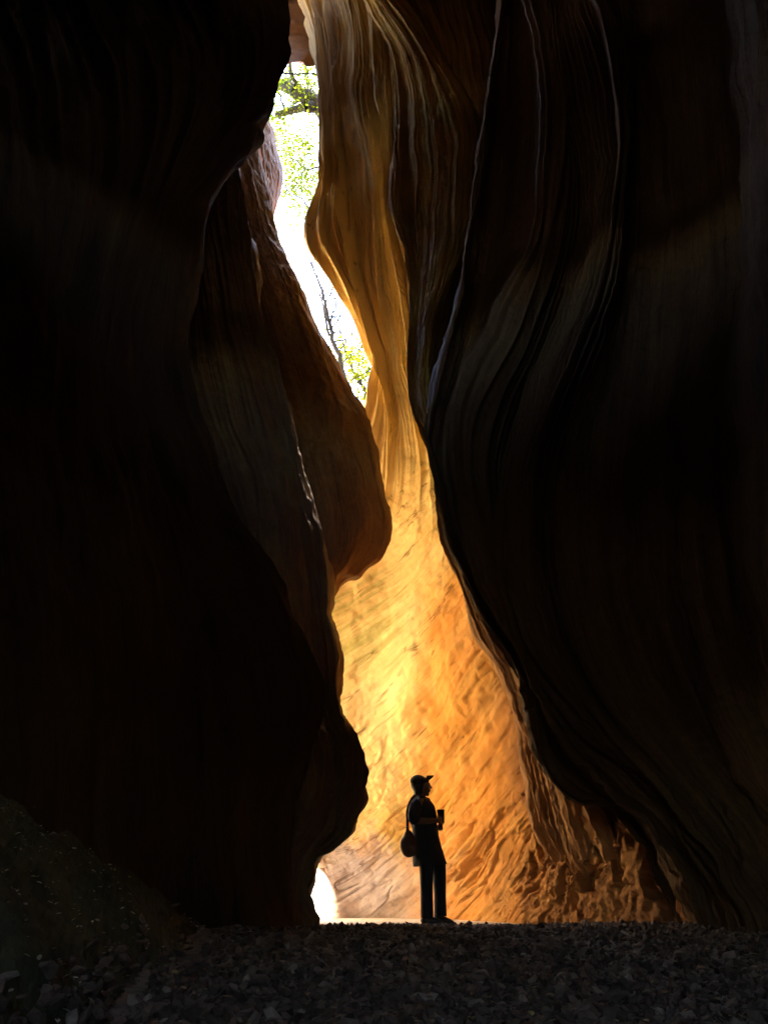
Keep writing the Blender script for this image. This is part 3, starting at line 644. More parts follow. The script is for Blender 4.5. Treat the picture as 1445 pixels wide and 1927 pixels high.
k.l(k.ramp(gi.outputs['Random Per Island'], [(0, (0.10, 0.06, 0.03)), (0.6, (0.22, 0.13, 0.06)), (0.9, (0.22, 0.15, 0.06)), (1, (0.35, 0.30, 0.09))]), k.b.inputs['Base Color'])
k.b.inputs['Roughness'].default_value = 0.6; m_dry = k.m
n = 800; y = 2.7 * (9 / 2.7) ** r.random(n); x = (r.random(n) * 2 - 1) * (0.6 * y + .3)
h = np.array([bz(a, b) for a, b in zip(x, y)])
pos = np.stack([x, y, gz(x, y) + h + 0.035 + 0.02 * r.random(n)], -1)
keep = (h < 0.02); pos = pos[keep]
V, Fc = leaf_geo(len(pos), r, pos, 0.02 + 0.035 * r.random(len(pos)), 0.12)
tag(link("leaf_litter", raw_mesh("leaf_litter", V, Fc, m_dry)), "brown curled leaf litter scattered over the gravel", "leaf litter", kind='stuff')
# pale petals and yellow leaves on the bank: dropped onto the bank surface
dg = bpy.context.evaluated_depsgraph_get()
bk = bpy.data.objects['bank']; pts = []
for i in range(900):
    yy = 2.6 + 5.6 * r.random(); xx = -(0.55 + 0.12 * yy) - 0.05 - 1.6 * r.random() ** 1.4
    if fbm(xx * 1.5, yy * 1.2, 4.0, 2) < 0.05: continue
    ok, co, nn, _ = bk.ray_cast((xx, yy, 6), (0, 0, -1))
    if ok: pts.append([co.x, co.y, co.z + 0.012])
pts = np.array(pts)
k = M("pale_petal"); gi = k.n('ShaderNodeNewGeometry')
k.l(k.ramp(gi.outputs['Random Per Island'], [(0, (0.25, 0.2, 0.1)), (0.4, (0.45, 0.42, 0.34)), (0.75, (0.62, 0.60, 0.52)), (1, (0.55, 0.5, 0.08))]), k.b.inputs['Base Color'])
V, Fc = leaf_geo(len(pts), r, pts, 0.012 + 0.028 * r.random(len(pts)) ** 2, 0.15)
tag(link("fallen_leaves", raw_mesh("fallen_leaves", V, Fc, k.m)), "tiny pale and yellow leaves sprinkled over the dark bank on the left", "fallen leaves", kind='stuff')

def big_stone(px, py, size, seed, label):
    # on the ground where the eye ray meets it
    y = 3.0
    for _ in range(400):
        p = unproj(px, py, y)
        if p[2] < gz(p[0], y) + 0.02: break
        y += 0.03
    bm = bmesh.new(); bmesh.ops.create_icosphere(bm, subdivisions=3, radius=1)
    rr = random.Random(seed); sx, sy, sz = size * 0.62, size * 0.45, size * 0.30
    for v in bm.verts:
        c = v.co; d = 1 + 0.28 * float(fbm(c.x * 1.3 + seed, c.y * 1.3, c.z * 1.3, 4))
        v.co = Vector((c.x * sx * d, c.y * sy * d, c.z * sz * d))
    bmesh.ops.rotate(bm, verts=bm.verts, cent=(0, 0, 0), matrix=Matrix.Rotation(rr.uniform(0, 3), 3, 'Z'))
    me = bpy.data.meshes.new("stone"); bm.to_mesh(me); bm.free(); me.materials.append(m_gravel)
    o = link("stone", me, loc=(float(p[0]), float(p[1]), float(gz(p[0], p[1])) + sz * 0.35))
    tag(o, label, "stone", "larger stones lying on the gravel")
big_stone(172, 1815, 0.15, 3, "flat pale stone on the gravel at the lower left, near the foot of the bank")
big_stone(300, 1905, 0.13, 5, "wide low stone at the bottom edge of the gravel, left of centre")
big_stone(905, 1855, 0.07, 8, "small rounded stone on open gravel below the person's feet")
big_stone(1165, 1800, 0.10, 12, "grey stone on the gravel before the ribbed right wall, nearest its glowing base")
big_stone(1395, 1815, 0.12, 15, "rightmost larger stone on the gravel, in front of the black right wall")
big_stone(610, 1870, 0.10, 21, "dark angular stone in the middle foreground of the gravel")
big_stone(850, 1745, 0.05, 31, "little stone lying against the toe of the person's front shoe")

# ================= slab wedged at the top of the slot
def slab():
    a = unproj(470, 122, 12.7); b = unproj(650, 124, 12.9)
    bm = bmesh.new(); bmesh.ops.create_cube(bm, size=1)
    bmesh.ops.subdivide_edges(bm, edges=bm.edges, cuts=40, use_grid_fill=True)
    c = (a + b) / 2; W = (b - a)[0]
    for v in bm.verts:
        u = v.co.copy()
        p = Vector((c[0] + u.x * W * 1.3, c[1] + 0.9 + u.y * 1.8, c[2] + 1.6 + u.z * 3.2))
        f = np.array([p.x, p.y, p.z])
        n = float(fbm(f[0] * 1.4, f[1] * 1.4, f[2] * 1.4, 5)); 
        lay = float(noise3(0.3 * f[0], 0.2, f[2] * 3.2))
        crack = math.exp(-((f[2] - (c[2] + 1.22 + 0.05 * math.sin(f[0] * 5))) / 0.05) ** 2)
        if u.y < -0.45:
            p.y += -0.10 * n - 0.07 * lay + 0.16 * crack
            p.y -= 0.10 * smooth(0, .3, f[2] - c[2] - 1.22)
        p.z += 0.03 * n + 1.8 * (u.y + 0.5) * 1.8; p.x += 0.08 * n
        if u.z < -0.4: p.z += 0.10 * float(noise3(f[0] * 2.5, 1.0, 3.0))
        v.co = p
    me = bpy.data.meshes.new("rock_slab"); bm.to_mesh(me); bm.free()
    for p in me.polygons: p.use_smooth = True
    me.materials.append(rock("red_sandstone_slab", [(0.35, (0.10, 0.045, 0.02)), (0.5, (0.15, 0.07, 0.03)), (0.68, (0.30, 0.19, 0.11))], streak=(3, 6), bump=0.4))
    o = link("rock_slab", me); tag(o, "reddish rock slab wedged across the very top of the slot above the trees", "rock slab")
slab()

# ================= the person
m_skin = (lambda k: (setattr(k.b.inputs['Base Color'], 'default_value', (0.16, 0.085, 0.055, 1)), setattr(k.b.inputs['Roughness'], 'default_value', 0.55), k.m)[2])(M("skin"))
def cloth(name, c, sc=180, rough=0.9):
    k = M(name); t = k.n('ShaderNodeTexCoord'); n = k.noise(t.outputs['Object'], sc, 3, .6); n2 = k.noise(t.outputs['Object'], 9, 3, .6)
    cc = k.ramp(n2, [(0.3, tuple(v * .75 for v in c)), (0.7, c)]); k.l(cc, k.b.inputs['Base Color']); k.b.inputs['Roughness'].default_value = rough
    bp = k.n('ShaderNodeBump'); bp.inputs['Distance'].default_value = .003; bp.inputs['Strength'].default_value = .4; k.l(n, bp.inputs['Height']); k.l(bp.outputs[0], k.b.inputs['Normal'])
    return k.m
m_shirt = cloth("dark_shirt_cloth", (0.022, 0.022, 0.026)); m_trous = cloth("dark_trouser_cloth", (0.016, 0.018, 0.026)); m_cap = cloth("dark_cap_cloth", (0.025, 0.022, 0.022))
m_bag = cloth("brown_leather", (0.10, 0.04, 0.022), 60, .5); m_hair = cloth("dark_hair", (0.015, 0.011, 0.009), 90, .6); m_shoe = cloth("black_shoe", (0.012, 0.012, 0.012), 60, .5)

def capsule_chain(bm, pts, rads, ns=14, sub=4, squash=None):
    pts = np.array(pts, float); rads = np.array(rads, float)
    T = np.arange(len(pts), dtype=float); t = np.linspace(0, T[-1], (len(pts) - 1) * sub + 1)
    P = hermite(t, T, pts); R = hermite(t, T, rads)
    d = np.gradient(P, axis=0); d /= np.linalg.norm(d, axis=1, keepdims=True) + 1e-9
    # round caps
    cap0 = [(P[0] - d[0] * R[0] * math.sin(a), R[0] * math.cos(a), d[0]) for a in (1.45, 1.0, .5)]
    cap1 = [(P[-1] + d[-1] * R[-1] * math.sin(a), R[-1] * math.cos(a), d[-1]) for a in (.5, 1.0, 1.45)]
    ring = cap0 + [(P[i], R[i], d[i]) for i in range(len(P))] + cap1
    up = np.array([0, 1, 0.02]) if abs(d[0][1]) < 0.9 else np.array([1, 0, 0.02]); loops = []
    for c, rr, dd in ring:
        a = np.cross(dd, up); a /= np.linalg.norm(a) + 1e-9; b = np.cross(dd, a)
        q = squash or (1, 1)
        loops.append([bm.verts.new(c + rr * (q[0] * math.cos(2 * math.pi * j / ns) * a + q[1] * math.sin(2 * math.pi * j / ns) * b)) for j in range(ns)])
    for l0, l1 in zip(loops, loops[1:]):
        for j in range(ns): bm.faces.new((l0[j], l0[(j + 1) % ns], l1[(j + 1) % ns], l1[j]))
    bm.faces.new(loops[0][::-1]); bm.faces.new(loops[-1])
def ellipsoid(bm, c, r, rot=None):
    res = bmesh.ops.create_uvsphere(bm, u_segments=24, v_segments=16, radius=1)
    m = Matrix.Translation(c) @ (rot.to_4x4() if rot else Matrix.Identity(4)) @ Matrix.Diagonal((*r, 1))
    bmesh.ops.transform(bm, matrix=m, verts=res['verts'])
def voxel(bm, name, size, smooth_it=4):
    bmesh.ops.recalc_face_normals(bm, faces=bm.faces)
    me = bpy.data.meshes.new(name); bm.to_mesh(me); bm.free()
    o = bpy.data.objects.new("tmp", me); scene.collection.objects.link(o)
    md = o.modifiers.new("r", 'REMESH'); md.mode = 'VOXEL'; md.voxel_size = size
    ms = o.modifiers.new("s", 'SMOOTH'); ms.iterations = smooth_it; ms.factor = 0.5
    dg = bpy.context.evaluated_depsgraph_get(); out = bpy.data.meshes.new_from_object(o.evaluated_get(dg)); out.name = name
    bpy.data.objects.remove(o); 
    for p in out.polygons: p.use_smooth = True
    return out
def hand(bm, w, fwd, side, palm_n, curl):
    """w wrist, fwd towards the knuckles, side towards the thumb, palm_n out of the palm"""
    w, f, s_, n = [np.array(v, float) for v in (w, fwd, side, palm_n)]
    f /= np.linalg.norm(f); s_ /= np.linalg.norm(s_); n /= np.linalg.norm(n)
    for o_ in (-.026, -.009, .009, .026):
        capsule_chain(bm, [w + s_ * o_ * .6, w + f * .045 + s_ * o_, w + f * .085 + s_ * o_], [.015, .0145, .011], 10)
    for o_, L in ((.028, .068), (.0095, .077), (-.0095, .072), (-.028, .056)):
        p = w + f * .085 + s_ * o_; ang = 0; pts = [p]
        for seg in (.44, .31, .25):
            ang += curl; dd = f * math.cos(ang) + n * math.sin(ang); p = p + dd * L * seg; pts.append(p)
        capsule_chain(bm, pts, [.0095, .0088, .008, .0068], 10, 3)
    t0 = w + f * .025 + s_ * .03; t1 = t0 + f * .028 + s_ * .028 + n * .012; t2 = t1 + f * .028 + s_ * .006 + n * .02; t3 = t2 + f * .018 - s_ * .008 + n * .016
    capsule_chain(bm, [t0, t1, t2, t3], [.014, .011, .0095, .0075], 10, 3)

def ring_loft(rings, ns=40, folds=0.0, seed=0, cap=(True, True)):
    """rings: (cx, cy, z, rx, ry[, tilt])"""
    R = np.array([list(r_) + [0] * (6 - len(r_)) for r_ in rings], float)
    T = np.r_[0, np.cumsum(np.maximum(np.linalg.norm(np.diff(R[:, :3], axis=0), axis=1), .004))]
    t = np.linspace(0, T[-1], max(12, int(T[-1] / .012))); Q = hermite(t, T, R)
    th = np.linspace(0, 2 * math.pi, ns, endpoint=False)
    V = np.zeros((len(t), ns, 3))
    V[..., 0] = Q[:, 0:1] + Q[:, 3:4] * np.cos(th); V[..., 1] = Q[:, 1:2] + Q[:, 4:5] * np.sin(th)
    V[..., 2] = Q[:, 2:3] + Q[:, 5:6] * np.cos(th)
    if folds:
        c, s_ = np.cos(th), np.sin(th)
        f = fbm(V[..., 0] * 9 + seed, V[..., 1] * 9, V[..., 2] * 5, 3) * .6 + noise3(c[None, :] * 3 + seed, s_[None, :] * 3, V[..., 2] * 2.2) * .5
        V[..., 0] += folds * f * c; V[..., 1] += folds * f * s_
    idx = np.arange(len(t) * ns).reshape(-1, ns); nx = np.roll(idx, -1, 1)
    Fc = [list(q) for q in np.stack([idx[:-1], nx[:-1], nx[1:], idx[1:]], -1).reshape(-1, 4)]
    if cap[0]: Fc.append(list(idx[0][::-1]))
    if cap[1]: Fc.append(list(idx[-1]))
    me = bpy.data.meshes.new("cloth"); me.from_pydata(V.reshape(-1, 3).tolist(), [], [[int(a) for a in f] for f in Fc]); me.update()
    for p in me.polygons: p.use_smooth = True
    return me
def named(me, name, mat, parent, thick=0):
    me.name = name
    if thick:
        bm = bmesh.new(); bm.from_mesh(me); bmesh.ops.recalc_face_normals(bm, faces=bm.faces); bmesh.ops.solidify(bm, geom=bm.faces[:], thickness=thick); bm.to_mesh(me); bm.free()
    me.materials.clear(); me.materials.append(mat); return link(name, me, parent)

PB = unproj(813, 1743, 10.4); PB[2] = gz(PB[0], 10.4) + 0.022
def make_person():
    root = bpy.data.objects.new("person", None); scene.collection.objects.link(root); root.location = PB; root.scale = (1.11, 1.11, 1.0)
    tag(root, "person in cap, loose dark shirt and trousers standing in profile, holding a cup", "person")
    bm = bmesh.new()
    # trunk, neck
    capsule_chain(bm, [(-.02, 0, .86), (-.03, 0, 1.0), (-.055, 0, 1.15), (-.075, 0, 1.28), (-.085, 0, 1.34)], [.115, .10, .115, .105, .07], 18, 5, (.95, 1.35))
    capsule_chain(bm, [(-.10, 0, 1.32), (-.095, 0, 1.40), (-.085, 0, 1.47)], [.062, .052, .055], 16)
    capsule_chain(bm, [(-.115, -.155, 1.33), (-.09, 0, 1.355), (-.04, .155, 1.33)], [.05, .06, .05], 14)
    # head with brow, nose, lips, chin, jaw, ears
    ellipsoid(bm, (-.095, 0, 1.555), (.094, .074, .098)); ellipsoid(bm, (-.055, 0, 1.50), (.066, .056, .085))
    ellipsoid(bm, (-.018, 0, 1.437), (.021, .025, .020)); ellipsoid(bm, (-.003, 0, 1.562), (.018, .048, .014))
    capsule_chain(bm, [(.006, 0, 1.553), (.018, 0, 1.533), (.030, 0, 1.516)], [.007, .010, .0125], 10)
    for s_ in (-1, 1):
        ellipsoid(bm, (.020, s_ * .010, 1.513), (.010, .008, .007)); ellipsoid(bm, (-.012, s_ * .030, 1.545), (.012, .014, .010))
        ellipsoid(bm, (-.085, s_ * .076, 1.535), (.018, .009, .032)); ellipsoid(bm, (-.020, s_ * .035, 1.500), (.022, .020, .024))
    ellipsoid(bm, (.012, 0, 1.490), (.011, .023, .0065)); ellipsoid(bm, (.009, 0, 1.475), (.011, .020, .007))
    # legs and feet
    for (x, y, kx) in ((-.045, -.075, -.045), (.088, .075, .09)):
        capsule_chain(bm, [(x * .6 - .02, y, .88), (x - .005, y, .70), (kx, y, .47), (x - .01, y, .28), (x, y, .09)], [.085, .072, .052, .048, .036], 16, 5)
        capsule_chain(bm, [(x - .02, y, .045), (x + .05, y - .01, .040), (x + .11, y - .015, .028)], [.036, .034, .024], 12)
    # arms
    nw, fw = (.075, -.125, 1.125), (.095, .075, 1.065)
    capsule_chain(bm, [(-.12, -.165, 1.33), (-.16, -.205, 1.21), (-.165, -.215, 1.115)], [.05, .044, .039], 14)
    capsule_chain(bm, [(-.165, -.215, 1.112), (-.06, -.185, 1.11), nw], [.040, .038, .026], 14)
    capsule_chain(bm, [(-.03, .165, 1.33), (.0, .22, 1.19), (-.01, .235, 1.09)], [.05, .043, .038], 14)
    capsule_chain(bm, [(-.01, .235, 1.088), (.05, .155, 1.07), fw], [.038, .034, .026], 14)
    hand(bm, nw, (.55, .75, .12), (-.1, 0, 1), (-.75, .60, .0) , .62)
    hand(bm, fw, (.45, -.80, -.05), (.0, .0, 1), (-.80, -.5, .25), .55)
    named(voxel(bm, "body", .0055, 3), "body", m_skin, root)
    # shirt: shoulders down to the flared uneven hem, sleeves separate lobes of the same garment
    bm = bmesh.new()
    sh = ring_loft([(-.09, 0, 1.395, .050, .058), (-.092, 0, 1.375, .085, .105), (-.088, 0, 1.345, .115, .165, -.01), (-.082, 0, 1.29, .140, .190, -.015), (-.065, 0, 1.20, .148, .182, -.01), (-.055, 0, 1.10, .145, .170),
                    (-.045, 0, .99, .145, .165), (-.035, 0, .88, .152, .170), (-.018, 0, .75, .168, .180), (-.008, 0, .66, .180, .190, .012), (-.005, 0, .635, .182, .192, .015)], 56, .014, 3, (True, True))
    bm.from_mesh(sh)
    me = bpy.data.meshes.new("shirt"); bm.to_mesh(me); bm.free(); shirt = named(me, "shirt", m_shirt, root)
    for p in me.polygons: p.use_smooth = True
    for s_, P_ in ((-1, [(-.12, -.12, 1.345), (-.155, -.175, 1.285), (-.175, -.205, 1.20), (-.178, -.215, 1.13)]), (1, [(-.04, .13, 1.345), (-.015, .19, 1.28), (.0, .225, 1.20), (-.002, .235, 1.14)])):
        b2 = bmesh.new(); capsule_chain(b2, P_, [.062, .068, .070, .066], 18, 6)
        m2 = bpy.data.meshes.new("sleeve"); b2.to_mesh(m2); b2.free()
        for p in m2.polygons: p.use_smooth = True
        named(m2, "sleeve", m_shirt, shirt)
    b2 = bmesh.new(); capsule_chain(b2, [(-.175, -.02, 1.405), (-.165, -.07, 1.412), (-.10, -.085, 1.405), (-.03, -.06, 1.385), (.0, 0, 1.375), (-.02, .06, 1.385), (-.10, .085, 1.405), (-.165, .07, 1.412), (-.175, .02, 1.405)], [.014] * 9, 8)
    m2 = bpy.data.meshes.new("collar"); b2.to_mesh(m2); b2.free(); named(m2, "collar", m_shirt, shirt)
    # trousers: one garment, two straight legs
    bm = bmesh.new()
    for leg in ([(-.035, -.05, .80, .10, .10), (-.047, -.07, .66, .080, .085), (-.052, -.075, .45, .070, .074), (-.052, -.075, .25, .066, .070), (-.052, -.075, .080, .066, .070, .004)],
                [(.045, .05, .80, .10, .10), (.082, .07, .66, .080, .085), (.094, .075, .45, .069, .074), (.096, .075, .25, .066, .070), (.097, .075, .090, .067, .070, .004)]):
        bm.from_mesh(ring_loft(leg, 36, .007, 7))
    me = bpy.data.meshes.new("trousers"); bm.to_mesh(me); bm.free()
    for p in me.polygons: p.use_smooth = True
    named(me, "trousers", m_trous, root)
    for (x, y) in ((-.045, -.075), (.088, .075)):
        bm = bmesh.new()
        capsule_chain(bm, [(x - .035, y, .050), (x + .02, y - .005, .052), (x + .085, y - .012, .038), (x + .125, y - .016, .028)], [.044, .045, .036, .024], 16, 4)
        capsule_chain(bm, [(x - .012, y, .06), (x - .008, y, .10)], [.044, .046], 14)
        capsule_chain(bm, [(x - .045, y, .010), (x + .04, y - .006, .010), (x + .135, y - .016, .010)], [.014, .014, .012], 12, 4, (1, 2.8))
        named(voxel(bm, "shoe", .005, 2), "shoe", m_shoe, root)
    # hair down the nape
    bm = bmesh.new()
    ellipsoid(bm, (-.112, 0, 1.555), (.092, .082, .095)); capsule_chain(bm, [(-.125, 0, 1.52), (-.118, 0, 1.46), (-.125, 0, 1.405)], [.066, .052, .056], 18, 5, (1, 1.25))
    for s_ in (-1, 1): capsule_chain(bm, [(-.075, s_ * .072, 1.56), (-.085, s_ * .070, 1.50), (-.10, s_ * .058, 1.43)], [.018, .020, .020], 10)
    named(voxel(bm, "hair", .006, 3), "hair", m_hair, root)
    # cap: puffed crown pushed back, thin brim turned up
    bm = bmesh.new()
    ellipsoid(bm, (-.112, 0, 1.588), (.098, .092, .082), Matrix.Rotation(.22, 3, 'Y')); ellipsoid(bm, (-.150, 0, 1.583), (.052, .075, .052)); ellipsoid(bm, (-.045, 0, 1.602), (.052, .070, .038), Matrix.Rotation(.15, 3, 'Y'))
    cap = named(voxel(bm, "cap", .006, 4), "cap", m_cap, root)
    nb = 14; V, Fc = [], []
    for i in range(nb):
        for j in range(9):
            u = i / (nb - 1); v = (j / 8 - .5) * 2
            x = -.022 + (.077 * u) * math.sqrt(max(0, 1 - (v * .93) ** 2)) - .03 * v * v; z = 1.606 + .012 * u + .046 * u ** 2.2 - .012 * v * v
            V.append((x, v * .070, z))
    for i in range(nb - 1):
        for j in range(8): a = i * 9 + j; Fc.append((a, a + 1, a + 10, a + 9))
    me = bpy.data.meshes.new("brim"); me.from_pydata(V, [], Fc); me.update(); named(me, "brim", m_cap, cap, .007)
    return root
make_person()

def make_bag():
    root = bpy.data.objects.new("shoulder_bag", None); scene.collection.objects.link(root); root.location = PB; root.scale = (1.11, 1.11, 1.0)
    tag(root, "rounded brown shoulder bag hanging on its strap at the person's back", "bag")
    bm = bmesh.new()
    ellipsoid(bm, (-.236, -.10, .845), (.096, .065, .132)); ellipsoid(bm, (-.238, -.10, .93), (.055, .045, .09)); ellipsoid(bm, (-.20, -.10, .82), (.075, .06, .095))
    capsule_chain(bm, [(-.246, -.10, .96), (-.249, -.10, 1.035)], [.034, .014], 12, 4, (1, 1.2))
    named(voxel(bm, "bag_body", .006, 5), "bag_body", m_bag, root)
    pts = np.array([(-.249, -.10, 1.03), (-.248, -.125, 1.12), (-.250, -.15, 1.22), (-.225, -.165, 1.31), (-.19, -.15, 1.375), (-.155, -.11, 1.40), (-.10, -.085, 1.415), (-.04, -.08, 1.385), (.02, -.05, 1.32), (.045, 0, 1.25)])
    t = np.linspace(0, 9, 60); P = hermite(t, np.arange(10.), pts); V, Fc = [], []
    for i, p in enumerate(P):
        d = P[min(i + 1, 59)] - P[max(i - 1, 0)]; d /= np.linalg.norm(d); w = np.cross(d, [0.25, -1, 0]); w /= np.linalg.norm(w) + 1e-9
        V += [tuple(p - w * .014), tuple(p + w * .014)]
        if i: a = 2 * i; Fc.append((a - 2, a - 1, a + 1, a))
    me = bpy.data.meshes.new("strap"); me.from_pydata(V, [], Fc); me.update(); named(me, "strap", m_bag, root, .006)
    k = M("brass"); k.b.inputs['Base Color'].default_value = (.75, .55, .28, 1); k.b.inputs['Metallic'].default_value = 1; k.b.inputs['Roughness'].default_value = .3
    bm = bmesh.new()
    cs = [(-.266, 1.036), (-.232, 1.036), (-.232, 1.056), (-.266, 1.056), (-.266, 1.036)]
    for a, b in zip(cs, cs[1:]): capsule_chain(bm, [(a[0], -.105, a[1]), (b[0], -.105, b[1])], [.0045, .0045], 8, 2)
    me = bpy.data.meshes.new("buckle"); bm.to_mesh(me); bm.free(); named(me, "buckle", k.m, root)
make_bag()
def make_cup():
    root = bpy.data.objects.new("cup", None); scene.collection.objects.link(root); root.location = PB; root.scale = (1.11, 1.11, 1.0)
    tag(root, "small dark straight sided cup held up at chest height by the person", "cup")
    me = ring_loft([(.128, -.02, 1.10, .032, .030), (.126, -.02, 1.17, .037, .034), (.124, -.02, 1.245, .040, .036), (.124, -.02, 1.250, .040, .036)], 28); named(me, "cup_body", m_shoe, root)
    me = ring_loft([(.124, -.02, 1.247, .042, .038), (.124, -.02, 1.257, .042, .038), (.124, -.02, 1.259, .034, .030)], 28); named(me, "lid", m_cap, root)
make_cup()

# ================= trees
k = M("bark"); tcn = k.n('ShaderNodeTexCoord'); nn = k.noise(tcn.outputs['Object'], 6, 6, .7, mapscale=(1, 1, .35))
k.l(k.ramp(nn, [(0.35, (0.012, 0.010, 0.008)), (0.6, (0.035, 0.03, 0.02)), (0.75, (0.035, 0.045, 0.012))]), k.b.inputs['Base Color'])
bp = k.n('ShaderNodeBump'); bp.inputs['Distance'].default_value = .08; k.l(nn, bp.inputs['Height']); k.l(bp.outputs[0], k.b.inputs['Normal']); k.b.inputs['Roughness'].default_value = .9
m_bark = k.m
def leafmat(name, c0, c1, c2):
    k = M(name); gi = k.n('ShaderNodeNewGeometry')
    c = k.ramp(gi.outputs['Random Per Island'], [(0, c0), (0.5, c1), (1, c2)])
    tr = k.n('ShaderNodeBsdfTranslucent'); df = k.n('ShaderNodeBsdfDiffuse'); mx = k.n('ShaderNodeMixShader'); mx.inputs[0].default_value = 0.5
    k.l(c, tr.inputs[0]); k.l(c, df.inputs[0]); k.l(df.outputs[0], mx.inputs[1]); k.l(tr.outputs[0], mx.inputs[2])
    out = k.t.nodes['Material Output']; k.l(mx.outputs[0], out.inputs[0]); return k.m
m_leaf = leafmat("green_leaf", (0.045, 0.08, 0.005), (0.10, 0.14, 0.007), (0.18, 0.19, 0.01))
m_leafy = leafmat("yellow_leaf", (0.08, 0.12, 0.006), (0.15, 0.17, 0.008), (0.22, 0.22, 0.015))

def tube(V, Fc, pts, rads, ns=7):
    pts = np.asarray(pts, float); n = len(pts); base = len(V)
    t = np.gradient(pts, axis=0); t /= np.linalg.norm(t, axis=1, keepdims=True) + 1e-9
    ref = np.array([0.31, 0.9, 0.29])
    for i in range(n):
        a = np.cross(t[i], ref); a /= np.linalg.norm(a) + 1e-9; b = np.cross(t[i], a)
        for j in range(ns):
            th = 2 * math.pi * j / ns; V.append(pts[i] + rads[i] * (math.cos(th) * a + math.sin(th) * b))
    for i in range(n - 1):
        for j in range(ns):
            Fc.append([base + i * ns + j, base + i * ns + (j + 1) % ns, base + (i + 1) * ns + (j + 1) % ns, base + (i + 1) * ns + j])
def limb(V, Fc, p0, p1, r0_, r1_, rnd, wig=0.12, n=10):
    p0 = np.array(p0, float); p1 = np.array(p1, float); L = np.linalg.norm(p1 - p0)
    t = np.linspace(0, 1, n); off = np.cumsum(rnd.normal(0, 1, (n, 3)), 0); off -= off[0]; off = off - t[:, None] * off[-1]
    P = p0 + (p1 - p0) * t[:, None] + off * wig * L / n ** .5 * 0.5
    tube(V, Fc, P, r0_ + (r1_ - r0_) * t, 7); return P
def tree(label, cat, base, forks, leafm, leaf_blobs, seed, trunk_r, twigs=3, leafsize=0.09):
    rnd = np.random.default_rng(seed); root = bpy.data.objects.new("tree", None); scene.collection.objects.link(root); root.location = base
    tag(root, label, cat, "trees beyond the slot")
    b = np.array(base, float); V, Fc = [], []
    for (chain, ra, rb) in forks:
        pts = [np.array(c, float) for c in chain]; n = len(pts) - 1
        for i in range(n):
            a0 = ra + (rb - ra) * i / n; a1 = ra + (rb - ra) * (i + 1) / n
            P = limb(V, Fc, pts[i], pts[i + 1], a0, a1, rnd)
            if i > 0 or n == 1:
                for _ in range(twigs):
                    q = P[rnd.integers(3, len(P))]; d = rnd.normal(0, 1, 3); d[2] = abs(d[2]) * .5; d /= np.linalg.norm(d)
                    Q = limb(V, Fc, q, q + d * rnd.uniform(.5, 1.3), a1 * .35 + .006, .004, rnd, .3, 7)
                    for _ in range(2):
                        q2 = Q[rnd.integers(2, len(Q))]; d = rnd.normal(0, 1, 3); d /= np.linalg.norm(d)
                        limb(V, Fc, q2, q2 + d * rnd.uniform(.2, .6), .007, .003, rnd, .3, 5)
    V = np.array(V) - b; o = link("trunk", raw_mesh("trunk", V, np.array(Fc), m_bark, True), root)
    if leaf_blobs:
        pos = []
        for (c, rad, n) in leaf_blobs:
            m = max(3, n // 8); cl = rnd.normal(0, 1, (m, 3)) * np.array(rad) * .6 + np.array(c)
            for q in cl:
                kk = rnd.integers(8, 36); pos.append(q + rnd.normal(0, 1, (kk, 3)) * np.array([.22, .22, .12]) * rnd.uniform(.6, 1.5))
        pos = np.concatenate(pos) - b
        V2, F2 = leaf_geo(len(pos), rnd, pos, leafsize * (0.6 + .8 * rnd.random(len(pos))), 0.6)
        link("crown", raw_mesh("crown", V2, F2, leafm), root)
    return root
U = lambda px, py, Y: tuple(float(v) for v in unproj(px, py, Y))
# tall tree over the top of the slot
B1 = (0.6, 17.5, 11.6)
tree("tall leafy tree with a thick mossy limb seen high in the slot", "tree", B1,
     [([B1, (0.9, 17.6, 16), U(640, 250, 17.3), U(600, 196, 17.2), U(560, 172, 17.0), U(520, 150, 17.2)], .38, .22),
      ([U(600, 196, 17.2), U(575, 200, 17.0), U(560, 205, 17.1), U(520, 215, 17.3)], .16, .10), ([U(590, 190, 17.2), U(582, 160, 17.3), U(575, 120, 17.4)], .10, .06), ([U(560, 172, 17.0), U(548, 140, 17), U(540, 100, 17)], .07, .05),
      ([U(640, 300, 17.3), U(580, 320, 17.6), U(540, 290, 18), U(505, 260, 18.2)], .035, .012), ([U(640, 370, 17.3), U(585, 375, 18), U(545, 400, 18.5)], .03, .01),
      ([U(640, 440, 17.3), U(560, 370, 17), U(520, 330, 17.4)], .03, .01)], m_leaf,
     [(U(520, 175, 17), (1.2, 1, .9), 900), (U(585, 160, 17.2), (.5, .8, .9), 500), (U(515, 250, 17.6), (.9, 1, 1.2), 700), (U(560, 280, 18), (.9, 1, 1.3), 600), (U(585, 330, 17.6), (.8, 1, 1.2), 700), (U(550, 350, 18), (.8, .8, .8), 300)], 3, .3, 2)
# thin bare sapling
B2 = (-0.75, 16.8, 11.6)
tree("slender bare branching sapling against white sky in the middle of the slot", "tree", B2,
     [([B2, U(640, 680, 16.8), U(626, 625, 16.8), U(612, 570, 16.8), U(600, 530, 16.9), U(582, 490, 17)], 0.076, 0.019), ([U(620, 632, 16.8), U(610, 590, 16.6), U(598, 545, 16.5)], 0.037, 0.016),
      ([U(622, 610, 16.8), U(632, 580, 16.9), U(625, 550, 16.9)], 0.031, 0.013), ([U(612, 570, 16.8), U(626, 545, 17), U(632, 520, 17)], 0.020, 0.010), ([U(620, 620, 16.8), U(640, 590, 17.2), U(650, 575, 17.4)], 0.024, 0.010), ([U(590, 505, 16.9), U(585, 478, 17)], 0.017, 0.008)],
     m_leafy, None, 8, .05, 4)
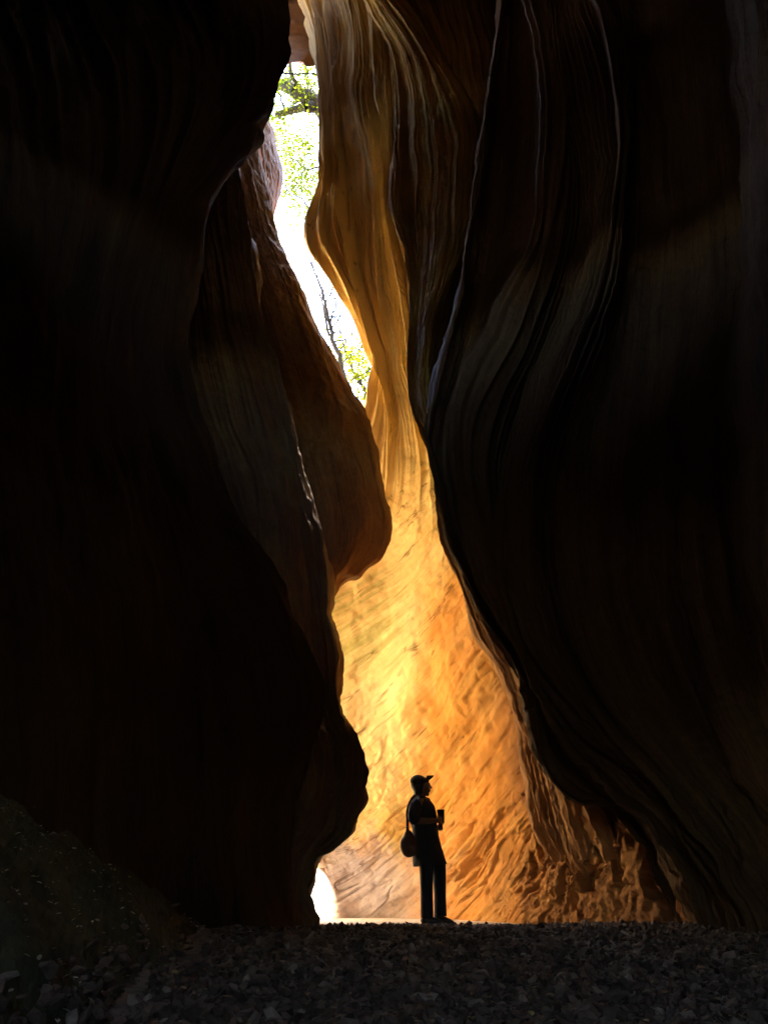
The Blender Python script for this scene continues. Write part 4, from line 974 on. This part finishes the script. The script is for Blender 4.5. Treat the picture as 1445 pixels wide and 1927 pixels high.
# yellow-green tree low in the slot
B3 = (-0.6, 18.2, 11.7)
tree("yellow green young tree with dark twigs just above the grassy ledge", "tree", B3,
     [([B3, U(690, 740, 18.2), U(665, 700, 18.2), U(650, 660, 18.2), U(640, 620, 18.3)], .06, .02), ([U(672, 720, 18.2), U(700, 690, 18.3), U(715, 665, 18.3)], .03, .01), ([U(640, 690, 18.2), U(655, 670, 18), U(700, 640, 18)], .02, .01),
      ([U(660, 715, 18), U(690, 700, 18), U(702, 690, 18.2)], .02, .008)], m_leafy,
     [(U(680, 705, 18.4), (1.0, .8, .6), 420), (U(655, 670, 18.4), (.8, .8, .6), 200), (U(700, 670, 18.8), (.7, .8, .7), 200), (U(690, 730, 18.4), (.8, .8, .3), 250)], 21, .08, 3)
# pale tree behind everything
B4 = (-1.0, 24.0, 12.2)
tree("pale distant tree showing as small sprays of leaves through the narrow upper slot", "tree", B4,
     [([B4, (0.6, 24, 18), U(640, 380, 24), U(590, 370, 24), U(545, 330, 24)], .14, .015), ([U(640, 380, 24), U(600, 300, 24), U(570, 260, 24)], .04, .012)], m_leaf,
     [(U(570, 360, 24), (1.6, 1.4, 1.6), 420), (U(540, 430, 24), (.9, 1, .5), 90), (U(560, 270, 24), (1.4, 1, 1.4), 260)], 33, .1, 3)
# twig caught across the slot
V, Fc = [], []; limb(V, Fc, U(530, 137, 12.3), U(612, 139, 12.3), .022, .016, np.random.default_rng(2), .06, 16)
tag(link("branch", raw_mesh("branch", np.array(V), np.array(Fc), m_bark, True)), "thin dark fallen branch caught level across the top of the slot", "branch")

# grass on the ledge
pos = []; rnd = np.random.default_rng(77)
V, Fc = [], []
hl = bpy.data.objects['hill']
for i in range(700):
    x = -0.86 + 1.3 * rnd.random(); y = 15.65 + 1.2 * rnd.random()
    ok, co, nn_, _ = hl.ray_cast((x, y, 30), (0, 0, -1))
    if not ok: continue
    h = rnd.uniform(.06, .22); d = rnd.normal(0, .06, 2); w = .012; b0 = len(V); a = rnd.uniform(0, 3)
    V += [[co.x - w * math.cos(a), co.y - w * math.sin(a), co.z - .03], [co.x + w * math.cos(a), co.y + w * math.sin(a), co.z - .03], [co.x + d[0], co.y + d[1], co.z + h]]; Fc.append([b0, b0 + 1, b0 + 2])
tag(link("grass", raw_mesh("grass", np.array(V), np.array(Fc), m_leafy)), "short dry grass along the ledge at the foot of the slot of sky", "grass", kind='stuff')
